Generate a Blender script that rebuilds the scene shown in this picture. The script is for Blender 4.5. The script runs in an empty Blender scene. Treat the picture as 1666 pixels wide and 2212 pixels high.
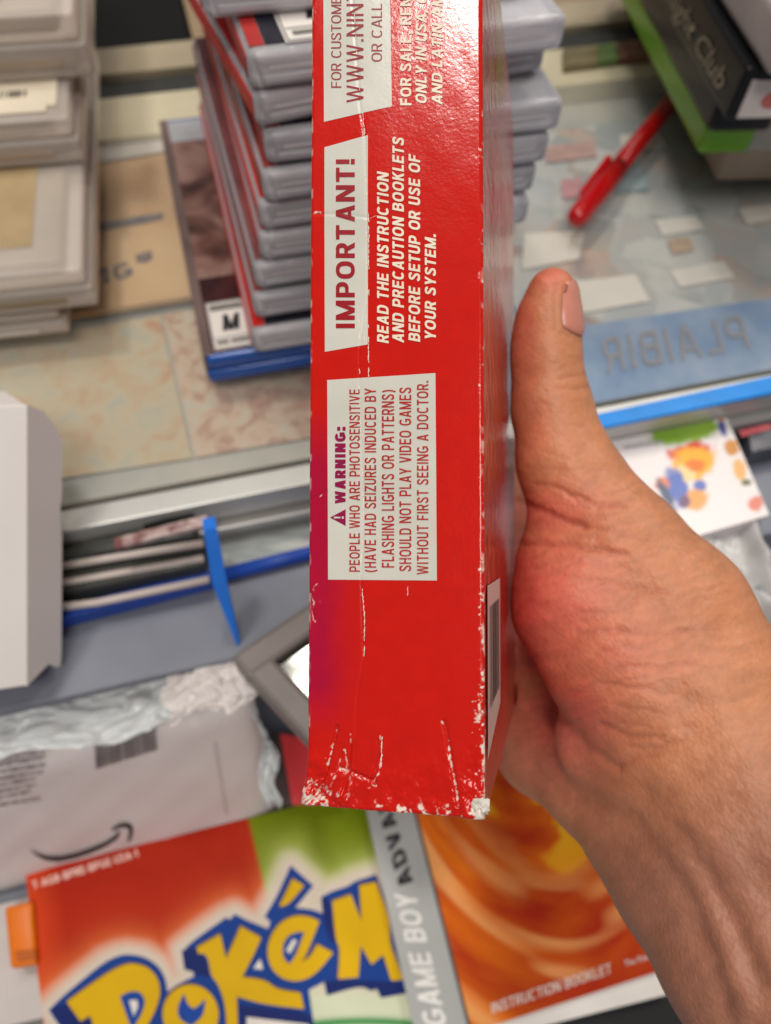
import bpy, bmesh, math, random
import numpy as np
from mathutils import Vector, Matrix
from mathutils.geometry import tessellate_polygon

random.seed(7)
RNG = np.random.default_rng(7)
SC = bpy.context.scene
COL = SC.collection

# ------------------------------------------------------------------ camera
F_PX, CX, CY = 1670.0, 833.0, 1106.0          # photo measured at 1666 x 2212
CAMZ = 0.25                                   # metres above the glass counter
_p = math.radians(58.0); _s = 0.065; _c = math.sqrt(1 - _s * _s)
FW = Vector((0, math.cos(_p), -math.sin(_p)))
_r0 = Vector((1, 0, 0)); _d0 = Vector((0, -math.sin(_p), -math.cos(_p)))
RT = _c * _r0 - _s * _d0
DN = _c * _d0 + _s * _r0
CP = Vector((0, 0, CAMZ))
cam_d = bpy.data.cameras.new('camera'); cam = bpy.data.objects.new('camera', cam_d); COL.objects.link(cam)
cam.matrix_world = Matrix(((RT.x, -DN.x, -FW.x, CP.x), (RT.y, -DN.y, -FW.y, CP.y), (RT.z, -DN.z, -FW.z, CP.z), (0, 0, 0, 1)))
cam_d.sensor_fit = 'VERTICAL'; cam_d.sensor_height = 24.0; cam_d.lens = 24.0 * F_PX / 2212.0
cam_d.clip_start = 0.005; cam_d.clip_end = 50
cam_d.dof.use_dof = True; cam_d.dof.focus_distance = 0.142; cam_d.dof.aperture_fstop = 9.3
SC.camera = cam

# ------------------------------------------------------------------ light
W = bpy.data.worlds.new('World'); SC.world = W; W.use_nodes = True
W.node_tree.nodes['Background'].inputs[0].default_value = (0.96, 0.95, 1.0, 1)
W.node_tree.nodes['Background'].inputs[1].default_value = 0.22
def area(name, loc, size, sy, power, target, col):
    d = bpy.data.lights.new(name, 'AREA'); d.shape = 'RECTANGLE'; d.size = size; d.size_y = sy; d.energy = power; d.color = col
    o = bpy.data.objects.new(name, d); COL.objects.link(o); o.location = loc
    o.rotation_euler = (Vector(target) - Vector(loc)).to_track_quat('-Z', 'Y').to_euler(); return o
area('ceiling_or_fill_lamp', (-0.585, 0.40, 2.2), 0.24, 0.28, 15, (-0.3, 0.2, 0), (1.0, 0.95, 0.88))
area('ceiling_or_fill_lamp', (0.15, -0.95, 2.2), 0.9, 0.6, 24, (0.0, 0.1, 0), (1.0, 0.94, 0.86))  # fill lamp added behind the camera to brighten hand and box front
area('ceiling_or_fill_lamp', (-0.20, 0.98, 2.2), 0.17, 0.045, 3, (-0.1, 0.2, 0), (1.0, 0.95, 0.80))
area('ceiling_or_fill_lamp', (-0.18, 0.86, 2.2), 0.17, 0.045, 3, (-0.1, 0.2, 0), (1.0, 0.95, 0.80))
area('ceiling_or_fill_lamp', (1.12, 1.52, 2.2), 0.6, 0.4, 20, (0.2, 0.3, 0), (1.0, 0.93, 0.84))
SC.view_settings.view_transform = 'Standard'; SC.view_settings.look = 'None'
SC.view_settings.exposure = 0.0; SC.view_settings.gamma = 1.0
SC.cycles.max_bounces = 8; SC.cycles.transparent_max_bounces = 12
SC.cycles.use_denoising = True

# ------------------------------------------------------------------ mapping helpers
def ray(px, py): return RT * ((px - CX) / F_PX) + DN * ((py - CY) / F_PX) + FW
def on(px, py, z=0.0):
    r = ray(px, py); return CP + r * ((z - CAMZ) / r.z)
def at(px, py, depth): return CP + ray(px, py) * depth
def proj_np(P):
    v = P - np.array(CP); z = v @ np.array(FW)
    return CX + F_PX * (v @ np.array(RT)) / z, CY + F_PX * (v @ np.array(DN)) / z, z
HEAD = math.radians(18.0)
E1 = Vector((math.cos(HEAD), math.sin(HEAD), 0)); E2 = Vector((-math.sin(HEAD), math.cos(HEAD), 0)); UP = Vector((0, 0, 1))

# ------------------------------------------------------------------ materials
def srgb(r, g, b):
    f = lambda c: (c / 255 / 12.92) if c / 255 <= 0.04045 else ((c / 255 + 0.055) / 1.055) ** 2.4
    return (f(r), f(g), f(b), 1.0)
def mat(name, col, rough=0.5, var=0.08, scale=60.0, bump=0.0, bscale=400.0, spec=0.3, metal=0.0, coat=0.0, alpha=None):
    """solid colour with a slight real variation and a fine bump"""
    m = bpy.data.materials.new(name); m.use_nodes = True; nt = m.node_tree; b = nt.nodes['Principled BSDF']
    tc = nt.nodes.new('ShaderNodeTexCoord')
    n = nt.nodes.new('ShaderNodeTexNoise'); n.inputs['Scale'].default_value = scale; n.inputs['Detail'].default_value = 4
    nt.links.new(tc.outputs['Object'], n.inputs['Vector'])
    rp = nt.nodes.new('ShaderNodeValToRGB')
    rp.color_ramp.elements[0].position = 0.3; rp.color_ramp.elements[1].position = 0.7
    rp.color_ramp.elements[0].color = tuple(c * (1 - var) for c in col[:3]) + (1,)
    rp.color_ramp.elements[1].color = tuple(min(1, c * (1 + var)) for c in col[:3]) + (1,)
    nt.links.new(n.outputs['Fac'], rp.inputs['Fac']); nt.links.new(rp.outputs['Color'], b.inputs['Base Color'])
    b.inputs['Roughness'].default_value = rough; b.inputs['Specular IOR Level'].default_value = spec
    b.inputs['Metallic'].default_value = metal; b.inputs['Coat Weight'].default_value = coat
    if alpha is not None: b.inputs['Alpha'].default_value = alpha
    if bump > 0:
        n2 = nt.nodes.new('ShaderNodeTexNoise'); n2.inputs['Scale'].default_value = bscale; n2.inputs['Detail'].default_value = 3
        nt.links.new(tc.outputs['Object'], n2.inputs['Vector'])
        bp = nt.nodes.new('ShaderNodeBump'); bp.inputs['Strength'].default_value = bump; bp.inputs['Distance'].default_value = 0.001
        nt.links.new(n2.outputs['Fac'], bp.inputs['Height']); nt.links.new(bp.outputs['Normal'], b.inputs['Normal'])
    return m
def mat_ramp(name, stops, scale, rough=0.5, detail=5, distort=0.0, stretch=(1, 1, 1), bump=0.0, spec=0.4):
    """printed or mottled surface: noise through a multi-stop ramp"""
    m = bpy.data.materials.new(name); m.use_nodes = True; nt = m.node_tree; b = nt.nodes['Principled BSDF']
    tc = nt.nodes.new('ShaderNodeTexCoord'); mp = nt.nodes.new('ShaderNodeMapping'); mp.inputs['Scale'].default_value = stretch
    n = nt.nodes.new('ShaderNodeTexNoise'); n.inputs['Scale'].default_value = scale; n.inputs['Detail'].default_value = detail
    n.inputs['Distortion'].default_value = distort
    nt.links.new(tc.outputs['Object'], mp.inputs['Vector']); nt.links.new(mp.outputs['Vector'], n.inputs['Vector'])
    rp = nt.nodes.new('ShaderNodeValToRGB'); el = rp.color_ramp.elements
    while len(el) < len(stops): el.new(0.5)
    for e, (p, c) in zip(el, stops): e.position = p; e.color = c
    nt.links.new(n.outputs['Fac'], rp.inputs['Fac']); nt.links.new(rp.outputs['Color'], b.inputs['Base Color'])
    b.inputs['Roughness'].default_value = rough; b.inputs['Specular IOR Level'].default_value = spec
    if bump:
        bp = nt.nodes.new('ShaderNodeBump'); bp.inputs['Strength'].default_value = bump; bp.inputs['Distance'].default_value = 0.002
        nt.links.new(n.outputs['Fac'], bp.inputs['Height']); nt.links.new(bp.outputs['Normal'], b.inputs['Normal'])
    return m
def mat_attr(name, attr='print', rough=0.4, bump=0.0, bscale=500, spec=0.18, dist=0.0005):
    """colour stored per vertex (printed artwork, wear, a painted colour cast)"""
    m = bpy.data.materials.new(name); m.use_nodes = True; nt = m.node_tree; b = nt.nodes['Principled BSDF']
    a = nt.nodes.new('ShaderNodeAttribute'); a.attribute_name = attr
    nt.links.new(a.outputs['Color'], b.inputs['Base Color'])
    b.inputs['Roughness'].default_value = rough; b.inputs['Specular IOR Level'].default_value = spec
    if bump:
        tc = nt.nodes.new('ShaderNodeTexCoord')
        n2 = nt.nodes.new('ShaderNodeTexNoise'); n2.inputs['Scale'].default_value = bscale; n2.inputs['Detail'].default_value = 3
        nt.links.new(tc.outputs['Object'], n2.inputs['Vector'])
        bp = nt.nodes.new('ShaderNodeBump'); bp.inputs['Strength'].default_value = bump; bp.inputs['Distance'].default_value = dist
        nt.links.new(n2.outputs['Fac'], bp.inputs['Height']); nt.links.new(bp.outputs['Normal'], b.inputs['Normal'])
    return m
def mat_clear(name, tint, opacity, rough=0.15, bump=0.0, bscale=80):
    """thin clear plastic or glass: lets light straight through, reflects at grazing angles"""
    m = bpy.data.materials.new(name); m.use_nodes = True; nt = m.node_tree; b = nt.nodes['Principled BSDF']
    out = nt.nodes['Material Output']
    b.inputs['Base Color'].default_value = tint; b.inputs['Roughness'].default_value = rough
    t = nt.nodes.new('ShaderNodeBsdfTransparent'); mx = nt.nodes.new('ShaderNodeMixShader')
    fr = nt.nodes.new('ShaderNodeFresnel'); fr.inputs['IOR'].default_value = 1.45
    ad = nt.nodes.new('ShaderNodeMath'); ad.operation = 'ADD'; ad.inputs[1].default_value = opacity; ad.use_clamp = True
    tc = nt.nodes.new('ShaderNodeTexCoord'); n = nt.nodes.new('ShaderNodeTexNoise'); n.inputs['Scale'].default_value = bscale
    nt.links.new(tc.outputs['Object'], n.inputs['Vector'])
    if bump:
        bp = nt.nodes.new('ShaderNodeBump'); bp.inputs['Strength'].default_value = bump; bp.inputs['Distance'].default_value = 0.002
        nt.links.new(n.outputs['Fac'], bp.inputs['Height']); nt.links.new(bp.outputs['Normal'], b.inputs['Normal'])
    nt.links.new(fr.outputs[0], ad.inputs[0]); nt.links.new(ad.outputs[0], mx.inputs[0])
    nt.links.new(t.outputs[0], mx.inputs[1]); nt.links.new(b.outputs[0], mx.inputs[2]); nt.links.new(mx.outputs[0], out.inputs[0])
    return m

# ------------------------------------------------------------------ object helpers
def tag(o, label=None, cat=None, group=None, kind=None):
    if label: o['label'] = label
    if cat: o['category'] = cat
    if group: o['group'] = group
    if kind: o['kind'] = kind
    return o
def link(name, me, m=None, parent=None, smooth=False):
    o = bpy.data.objects.new(name, me); COL.objects.link(o)
    if m:
        for mm in (m if isinstance(m, (list, tuple)) else [m]): me.materials.append(mm)
    if parent: o.parent = parent
    if smooth: me.polygons.foreach_set('use_smooth', [True] * len(me.polygons))
    return o
def empty(name, loc):
    o = bpy.data.objects.new(name, None); COL.objects.link(o); o.location = loc; o.empty_display_size = 0.01; return o
def mesh_of(verts, faces, name='mesh'):
    me = bpy.data.meshes.new(name); me.from_pydata([tuple(v) for v in verts], [], faces); me.update(); return me
def bm_obj(name, bm, m, parent=None, smooth=False):
    me = bpy.data.meshes.new(name); bm.normal_update(); bm.to_mesh(me); bm.free(); return link(name, me, m, parent, smooth)
def prism(bm, corners, up, h, bevel=0.0, seg=2):
    """solid slab: polygon corners (3-D), extruded by h along up"""
    n = len(corners); a = [bm.verts.new(c) for c in corners]; b = [bm.verts.new(Vector(c) + up * h) for c in corners]
    fs = [bm.faces.new(a[::-1]), bm.faces.new(b)]
    for i in range(n): fs.append(bm.faces.new((a[i], a[(i + 1) % n], b[(i + 1) % n], b[i])))
    bmesh.ops.recalc_face_normals(bm, faces=fs)
    if bevel:
        es = list({e for f in fs for e in f.edges}); bmesh.ops.bevel(bm, geom=es, offset=bevel, segments=seg, profile=0.6, affect='EDGES')
def box(bm, x0, x1, y0, y1, z0, z1, bevel=0.0, seg=2):
    prism(bm, [Vector((x0, y0, z0)), Vector((x1, y0, z0)), Vector((x1, y1, z0)), Vector((x0, y1, z0))], UP, z1 - z0, bevel, seg)
def tube(bm, pts, radii, n=16, cap=True):
    pts = [Vector(p) for p in pts]; rings = []
    for i, p in enumerate(pts):
        d = (pts[min(i + 1, len(pts) - 1)] - pts[max(i - 1, 0)]).normalized()
        a = d.orthogonal().normalized(); b = d.cross(a)
        if rings:  # keep frames aligned
            pa = (rings[-1][0].co - pts[i - 1]); pa = (pa - d * pa.dot(d)).normalized(); a = pa; b = d.cross(a)
        rings.append([bm.verts.new(p + (a * math.cos(t) + b * math.sin(t)) * radii[i]) for t in np.linspace(0, 2 * math.pi, n, endpoint=False)])
    for r, s in zip(rings, rings[1:]):
        for k in range(n): bm.faces.new((r[k], r[(k + 1) % n], s[(k + 1) % n], s[k]))
    if cap: bm.faces.new(rings[0][::-1]); bm.faces.new(rings[-1])
def flat(points3, name, m, parent, thick=None, nrm=None):
    """flat printed shape from 3-D outline points (any concave outline)"""
    tri = tessellate_polygon([points3]); me = mesh_of(points3, [tuple(t) for t in tri], name)
    o = link(name, me, m, parent); fix_up(me, nrm or UP); return o
def flats(polys, name, m, parent, nrm=None):
    V = []; Fs = []
    for p in polys:
        k = len(V); V += p; Fs += [tuple(i + k for i in t) for t in tessellate_polygon([p])]
    me = mesh_of(V, Fs, name); fix_up(me, nrm or UP); return link(name, me, m, parent)
def fix_up(me, n):
    bm = bmesh.new(); bm.from_mesh(me)
    for f in bm.faces:
        f.normal_update()
        if f.normal.dot(n) < 0: f.normal_flip()
    bm.to_mesh(me); bm.free(); me.update()
def text_mesh(txt, start, end, top, name, m, parent, bold=0.0, shear=0.0, mirror=False, fit=True, nrm=None):
    """lettering laid between 3-D points: start/end lie on the baseline, top is the cap height above start"""
    cu = bpy.data.curves.new('lettering', 'FONT'); cu.body = txt; cu.size = 1.0;  cu.offset = bold; cu.shear = shear; cu.resolution_u = 3
    ob = bpy.data.objects.new('lettering_tmp', cu); COL.objects.link(ob); bpy.context.view_layer.update()
    me = bpy.data.meshes.new_from_object(ob.evaluated_get(bpy.context.evaluated_depsgraph_get()))
    bpy.data.objects.remove(ob); bpy.data.curves.remove(cu)
    co = np.array([v.co[:] for v in me.vertices]); x0, x1 = co[:, 0].min(), co[:, 0].max()
    ax = Vector(end) - Vector(start); upv = Vector(top) - Vector(start); cap = 0.73
    for v in me.vertices:
        t = (v.co.x - x0) / (x1 - x0)
        if mirror: t = 1 - t
        v.co = Vector(start) + ax * t + upv * (v.co.y / cap)
    me.update(); me.name = name; fix_up(me, nrm or UP)
    return link(name, me, m, parent)
# a plain grotesque drawn from strokes: upright caps of uniform weight, cap height 1
def glyph(ch, W, t):
    l, r, c, b, T, m = t / 2, W - t / 2, W / 2, t / 2, 1 - t / 2, 0.52; Q = []
    def V(x, y0=0.0, y1=1.0): Q.append([(x - t / 2, y0), (x + t / 2, y0), (x + t / 2, y1), (x - t / 2, y1)])
    def Hh(y, x0=0.0, x1=None): x1 = W if x1 is None else x1; h = t * 0.46; Q.append([(x0, y - h), (x1, y - h), (x1, y + h), (x0, y + h)])
    def Dg(x0, y0, x1, y1, k=1.0):
        h = 0.5 * t * k * math.hypot(x1 - x0, y1 - y0) / abs(y1 - y0); Q.append([(x0 - h, y0), (x0 + h, y0), (x1 + h, y1), (x1 - h, y1)])
    def arc(cx, cy, rx, ry, a0, a1, n=18, e=2.5):
        P = []
        for k in range(n + 1):
            a = math.radians(a0 + (a1 - a0) * k / n); ca, sa = math.cos(a), math.sin(a)
            P.append((cx + rx * math.copysign(abs(ca) ** (2 / e), ca), cy + ry * math.copysign(abs(sa) ** (2 / e), sa)))
        line(P)
    def line(P):
        L, R = [], []
        for k, p in enumerate(P):
            a, q = P[max(k - 1, 0)], P[min(k + 1, len(P) - 1)]; dx, dy = q[0] - a[0], q[1] - a[1]; d = math.hypot(dx, dy) or 1
            L.append((p[0] - dy / d * t / 2, p[1] + dx / d * t / 2)); R.append((p[0] + dy / d * t / 2, p[1] - dx / d * t / 2))
        Q.append(('strip', R, L))
    def dot(x, y0, y1): Q.append([(x - t * 0.58, y0), (x + t * 0.58, y0), (x + t * 0.58, y1), (x - t * 0.58, y1)])
    if ch == 'A': Dg(l * 1.1, 0, c - t * 0.12, 1); Dg(W - l * 1.1, 0, c + t * 0.12, 1); Hh(0.28, W * 0.22, W * 0.78)
    elif ch == 'B': V(l); Hh(b, t * .5, W * .6); Hh(T, t * .5, W * .58); Hh(m, t * .5, W * .6); arc(W * .55, (b + m) / 2, r - W * .55, (m - b) / 2, -90, 90); arc(W * .53, (T + m) / 2, r - W * .57, (T - m) / 2, -90, 90)
    elif ch in 'CG':
        arc(c, .5, c - l, .5 - b, 42, 318, 30)
        if ch == 'G': Hh(.44, c, W); V(r, .10, .44)
    elif ch == 'D': V(l); Hh(b, t * .5, W * .52); Hh(T, t * .5, W * .52); arc(W * .48, .5, r - W * .48, .5 - b, -90, 90)
    elif ch == 'E': V(l); Hh(b, t * .5, W); Hh(T, t * .5, W * .98); Hh(m, t * .5, W * .92)
    elif ch == 'F': V(l); Hh(T, t * .5, W); Hh(.50, t * .5, W * .9)
    elif ch == 'H': V(l); V(r); Hh(m, t * .5, W - t * .5)
    elif ch == 'I': V(c)
    elif ch == 'J': V(r, .3, 1); arc(c, .3, c - l, .3 - b, -180, 0)
    elif ch == 'K': V(l); Dg(t * .8, .42, W - l * 1.2, 1); Dg(W - l * 1.1, 0, W * .36, .62)
    elif ch == 'L': V(l); Hh(b, t * .5, W)
    elif ch == 'M': V(l); V(r); Dg(t * .55, 1, c, 0.0, .9); Dg(W - t * .55, 1, c, 0.0, .9)
    elif ch == 'N': V(l); V(r); Dg(t * .6, 1, W - t * .6, 0)
    elif ch == 'O' or ch == '0': arc(c, .5, c - l, .5 - b, 0, 360, 40)
    elif ch == 'P': V(l); Hh(T, t * .5, W * .6); Hh(.42, t * .5, W * .6); arc(W * .55, (T + .42) / 2, r - W * .55, (T - .42) / 2, -90, 90)
    elif ch == 'R': V(l); Hh(T, t * .5, W * .6); Hh(.46, t * .5, W * .6); arc(W * .55, (T + .46) / 2, r - W * .58, (T - .46) / 2, -90, 90); Dg(W - l * .9, 0, W * .56, .46)
    elif ch == 'S': line([(c + (c - l) * x, y) for x, y in ((-1, .27), (-.93, .16), (-.6, b + .01), (0, b), (.6, b + .015), (.96, .17), (.96, .30), (.66, .43), (0, .52), (-.62, .61), (-.92, .72), (-.86, .85), (-.5, T - .01), (0, T), (.55, T - .015), (.9, .82), (.95, .72))])
    elif ch == 'T': V(c); Hh(T)
    elif ch == 'U': V(l, .32, 1); V(r, .32, 1); arc(c, .32, c - l, .32 - b, -180, 0)
    elif ch == 'V': Dg(l * 1.1, 1, c - t * .1, 0); Dg(W - l * 1.1, 1, c + t * .1, 0)
    elif ch == 'W': Dg(l, 1, W * .27, 0, .9); Dg(c, 1, W * .29, 0, .8); Dg(c, 1, W * .71, 0, .8); Dg(W - l, 1, W * .73, 0, .9)
    elif ch == 'X': Dg(l * 1.2, 0, W - l * 1.2, 1); Dg(l * 1.2, 1, W - l * 1.2, 0)
    elif ch == 'Y': V(c, 0, .44); Dg(l * 1.1, 1, c - t * .05, .38); Dg(W - l * 1.1, 1, c + t * .05, .38)
    elif ch == 'Z': Hh(b); Hh(T); Dg(l * 1.3, t * .5, W - l * 1.3, 1 - t * .5)
    elif ch == '1': V(W * .6); Dg(W * .14, .68, W * .5, .92)
    elif ch == '2': arc(c, .70, c - l, T - .70, 165, -35, 16); Dg(l * 1.3, t * .4, r * .93, .58); Hh(b)
    elif ch in '35': arc(c, .30, c - l, .30 - b, -165, 120, 20); arc(c, .72, c - l * 1.4, T - .72, 160, -60, 14)
    elif ch == '7': Hh(T); Dg(W * .34, 0, r, 1 - t * .5)
    elif ch == '8': arc(c, .28, c - l, .28 - b, 0, 360, 24); arc(c, .74, c - l * 1.3, T - .74, 0, 360, 24)
    elif ch == '!': V(c, .28, 1); dot(c, 0, t * 1.05)
    elif ch == '.': dot(c, 0, t * 1.1)
    elif ch == ',': dot(c, 0, t * 1.1); Dg(c - t * .3, -t * .9, c + t * .3, 0)
    elif ch == ':': dot(c, 0, t * 1.1); dot(c, .5, .5 + t * 1.1)
    elif ch == '(': arc(W * 1.25, .42, W * 1.1, .62, 122, 238, 12, 2)
    elif ch == ')': arc(-W * .25, .42, W * 1.1, .62, 58, -58, 12, 2)
    elif ch == '-': Hh(.38, W * .1, W * .9)
    elif ch == '/': Dg(l, -.1, W - l, 1.1)
    return Q
WID = {'I': .0, 'M': .84, 'W': 1.02, 'E': .60, 'F': .57, 'L': .55, '.': .0, ',': .0, ':': .0, '!': .0, ' ': .26, '(': .30, ')': .30, '1': .44, '-': .36, 'O': .76, 'C': .72, 'G': .75, 'D': .70, 'N': .71, 'A': .74, 'V': .70, 'T': .62, 'Y': .70, '/': .36}
def stroke_text(txt, t, place, name, m, parent, nrm, shear=0.0, mirror=False, gap=0.10):
    """lettering from strokes: place(u along 0..1, h in cap heights, lift step) gives a 3-D point"""
    x = 0.0; items = []
    for ch in txt:
        W_ = WID.get(ch, .66); W_ = max(W_, t * 1.15)
        if ch != ' ': items.append((x, glyph(ch, W_, t)))
        x += W_ + gap
    tot = x - gap; V = []; Fs = []
    for ox, Q in items:
        for k, q in enumerate(Q):
            lf = k * 2.0e-6; f = lambda p: place((1 - (p[0] + ox + shear * p[1]) / tot) if mirror else (p[0] + ox + shear * p[1]) / tot, p[1], lf); n0 = len(V)
            if q[0] == 'strip':
                n = len(q[1]); V += [f(p) for p in q[1]] + [f(p) for p in q[2]]; Fs += [(n0 + i, n0 + i + 1, n0 + n + i + 1, n0 + n + i) for i in range(n - 1)]
            else: V += [f(p) for p in q]; Fs.append((n0, n0 + 1, n0 + 2, n0 + 3))
    me = mesh_of(V, Fs, name); fix_up(me, nrm); return link(name, me, m, parent)
def flat_text(txt, start, end, top, name, m, parent, t=0.16, shear=0.0, mirror=False, nrm=None, gap=0.10):
    n = nrm or UP; ax = Vector(end) - Vector(start); up_ = Vector(top) - Vector(start)
    return stroke_text(txt, t, lambda u, h, l: Vector(start) + ax * u + up_ * h + n * l, name, m, parent, n, shear, mirror, gap)
def color_attr(me, cols, name='print'):
    a = me.color_attributes.new(name, 'FLOAT_COLOR', 'POINT'); c = np.ones((len(me.vertices), 4), np.float32); c[:, :3] = cols
    a.data.foreach_set('color', c.ravel())
def vnoise(x, y, seed=0):
    """smooth value noise on numpy arrays"""
    r = np.random.default_rng(seed).random((64, 64)); xi = np.floor(x).astype(int); yi = np.floor(y).astype(int)
    fx = x - xi; fy = y - yi; fx = fx * fx * (3 - 2 * fx); fy = fy * fy * (3 - 2 * fy); g = lambda a, b: r[a % 64, b % 64]
    return (g(xi, yi) * (1 - fx) + g(xi + 1, yi) * fx) * (1 - fy) + (g(xi, yi + 1) * (1 - fx) + g(xi + 1, yi + 1) * fx) * fy
def fbm(x, y, seed=0, o=4): return sum(vnoise(x * 2 ** k, y * 2 ** k, seed + k) * 0.5 ** k for k in range(o)) / (2 - 0.5 ** (o - 1))
def seg_dist(px, py, pts):
    d = np.full(px.shape, 1e9)
    for (ax, ay), (bx, by) in zip(pts, pts[1:]):
        vx, vy = bx - ax, by - ay; t = np.clip(((px - ax) * vx + (py - ay) * vy) / (vx * vx + vy * vy + 1e-9), 0, 1)
        d = np.minimum(d, np.hypot(px - ax - t * vx, py - ay - t * vy))
    return d
def dens(pts, step):
    out = []
    for a, b in zip(pts, pts[1:]):
        n = max(1, int(math.hypot(b[0] - a[0], b[1] - a[1]) / step))
        out += [(a[0] + (b[0] - a[0]) * i / n, a[1] + (b[1] - a[1]) * i / n) for i in range(n)]
    return out + [pts[-1]]

WHITE = mat('white_paper', srgb(232, 226, 220), 0.6, 0.03)
BLACKP = mat('black_plastic', (0.012, 0.012, 0.014, 1), 0.35, 0.2)
INK = mat('black_ink', (0.02, 0.02, 0.025, 1), 0.6)

# =================================================================== THE SETTING
DESK = -0.16
def e12(a, b, z=0): return E1 * a + E2 * b + UP * z
def e_of(px, py, z=0): v = on(px, py, z); return v.dot(E1), v.dot(E2)
FRONT = e_of(400, 1035)[1]                    # near edge of the glass
BACK = e_of(290, 285)[1] - 0.004              # far edge of the glass
# lower desk the mailer and booklets lie on
me = mesh_of([e12(-1.2, -0.9, DESK), e12(1.2, -0.9, DESK), e12(1.2, FRONT + 0.012, DESK), e12(-1.2, FRONT + 0.012, DESK)], [(0, 1, 2, 3)])
tag(link('desk_surface', me, mat_ramp('grey_laminate', [(0.3, srgb(92, 96, 108)), (0.55, srgb(122, 126, 138)), (0.75, srgb(140, 142, 148))], 9, 0.42)), kind='structure')
# board under the glass
me = mesh_of([e12(-1, FRONT, -0.012), e12(1, FRONT, -0.012), e12(1, BACK, -0.012), e12(-1, BACK, -0.012)], [(0, 1, 2, 3)])
tag(link('counter_board', me, mat_ramp('pale_board', [(0.25, srgb(150, 150, 146)), (0.5, srgb(178, 176, 168)), (0.75, srgb(196, 186, 172))], 22, 0.6)), kind='structure')
SHF = -0.03                                   # shelf just below the rail, its near edge drops to the desk
SHE = e_of(300, 1470, SHF)[1]
bm = bmesh.new(); prism(bm, [e12(-1, SHE, SHF - 0.005), e12(1, SHE, SHF - 0.005), e12(1, FRONT + 0.02, SHF - 0.005), e12(-1, FRONT + 0.02, SHF - 0.005)], UP, 0.005, 0.0012)
tag(bm_obj('lower_shelf', bm, mat_ramp('grey_laminate_shelf', [(0.3, srgb(104, 108, 122)), (0.55, srgb(126, 130, 142)), (0.75, srgb(150, 152, 158))], 12, 0.4)), kind='structure')
# far ledges behind the glass
far = empty('counter_ledge', e12(0, BACK, 0)); tag(far, kind='structure')
def strip(name, e0, e1_, z0, z1, m, a0=-1.2, a1=1.2, bev=0.001):
    bm = bmesh.new(); prism(bm, [e12(a0, e0, z0) - far.location, e12(a1, e0, z0) - far.location, e12(a1, e1_, z0) - far.location, e12(a0, e1_, z0) - far.location], UP, z1 - z0, bev)
    return bm_obj(name, bm, m, far)
y_ = lambda y: e_of(290, y)[1]
strip('frame_strip', BACK, y_(205), -0.02, 0.0, mat('cream_frame', srgb(206, 196, 168), 0.45, 0.08, 30))
strip('dark_strip', y_(205) + 0.0005, y_(155), -0.03, -0.004, mat('dark_trim', srgb(62, 62, 60), 0.5, 0.2, 20))
strip('ledge', y_(154), y_(97), -0.03, 0.0, mat('beige_ledge', srgb(172, 158, 134), 0.5, 0.08, 30))
strip('dark_back', y_(96), y_(96) + 1.2, -0.05, -0.01, mat('far_gap_black', (0.004, 0.004, 0.004, 1), 0.9), a1=0.02)  # darkness of the gap beyond the counter painted as a near-black strip
strip('wood_back', y_(96), y_(96) + 1.2, -0.05, -0.01, mat('tan_shelf', srgb(150, 128, 104), 0.6, 0.15, 15), a0=0.022)

# goods lying on the board under the glass ---------------------------------
ZB = -0.012
def sheet(name, pts, m, label, cat, group=None, z=ZB + 0.001, th=0.0003):
    c = [on(x, y, z) for x, y in pts]; ctr = sum(c, Vector()) / len(c); root = None
    bm = bmesh.new(); prism(bm, [p - ctr for p in c], UP, th)
    o = bm_obj(name, bm, m); o.location = ctr; return tag(o, label, cat, group)
marb = [mat_ramp('marbled_paper_a', [(0.30, srgb(190, 130, 100)), (0.43, srgb(204, 174, 142)), (0.56, srgb(200, 186, 158)), (0.72, srgb(184, 182, 166))], 84, 0.6, 6, 0.8),
        mat_ramp('marbled_paper_b', [(0.32, srgb(168, 116, 98)), (0.44, srgb(186, 152, 128)), (0.54, srgb(204, 178, 154)), (0.68, srgb(196, 188, 168))], 84, 0.6, 6, 1.1),
        mat_ramp('marbled_paper_c', [(0.27, srgb(188, 134, 96)), (0.38, srgb(196, 168, 134)), (0.54, srgb(196, 182, 152)), (0.70, srgb(180, 178, 162))], 78, 0.6, 6, 0.7)]
sheet('marbled_sheet', [(-60, 1064), (-120, 760), (346, 682), (416, 990)], marb[2], 'pale mottled tile sheet under the glass left of the blue game case', 'sheet')
sheet('marbled_sheet', [(422, 989), (352, 681), (760, 610), (900, 905)], marb[1], 'reddish mottled tile sheet under the glass in front of the blue game case', 'sheet')
k = sheet('cardboard_sheet', [(150, 692), (205, 352), (470, 318), (480, 640)], mat_ramp('kraft_card', [(0.3, srgb(176, 134, 88)), (0.55, srgb(200, 164, 118)), (0.75, srgb(212, 180, 138))], 14, 0.7), 'tan kraft card sheet with stamped dark marks under the glass', 'cardboard', z=ZB + 0.004, th=0.003)
zk = ZB + 0.0075; kl = k.location
stamp = mat_ramp('stamp_ink', [(0.35, srgb(70, 72, 86)), (0.65, srgb(132, 112, 96))], 160, 0.7)
flats([[on(x, y, zk) - kl for x, y in p] for p in ([(207, 483), (330, 462), (352, 458), (352, 472), (330, 478), (208, 500)], [(292, 552), (326, 540), (330, 556), (318, 566), (296, 566)])], 'stamp_mark', stamp, k)
flat_text('1G', on(218, 614, zk) - kl, on(288, 596, zk) - kl, on(212, 580, zk) - kl, 'lettering', stamp, k, 0.22)
sheet('white_sheet', [(210, 352), (212, 290), (384, 262), (392, 322)], mat('grey_white_card', srgb(196, 188, 180), 0.6), 'pale grey card strip between the cream frame and the kraft card', 'sheet', z=ZB + 0.008)
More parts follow.
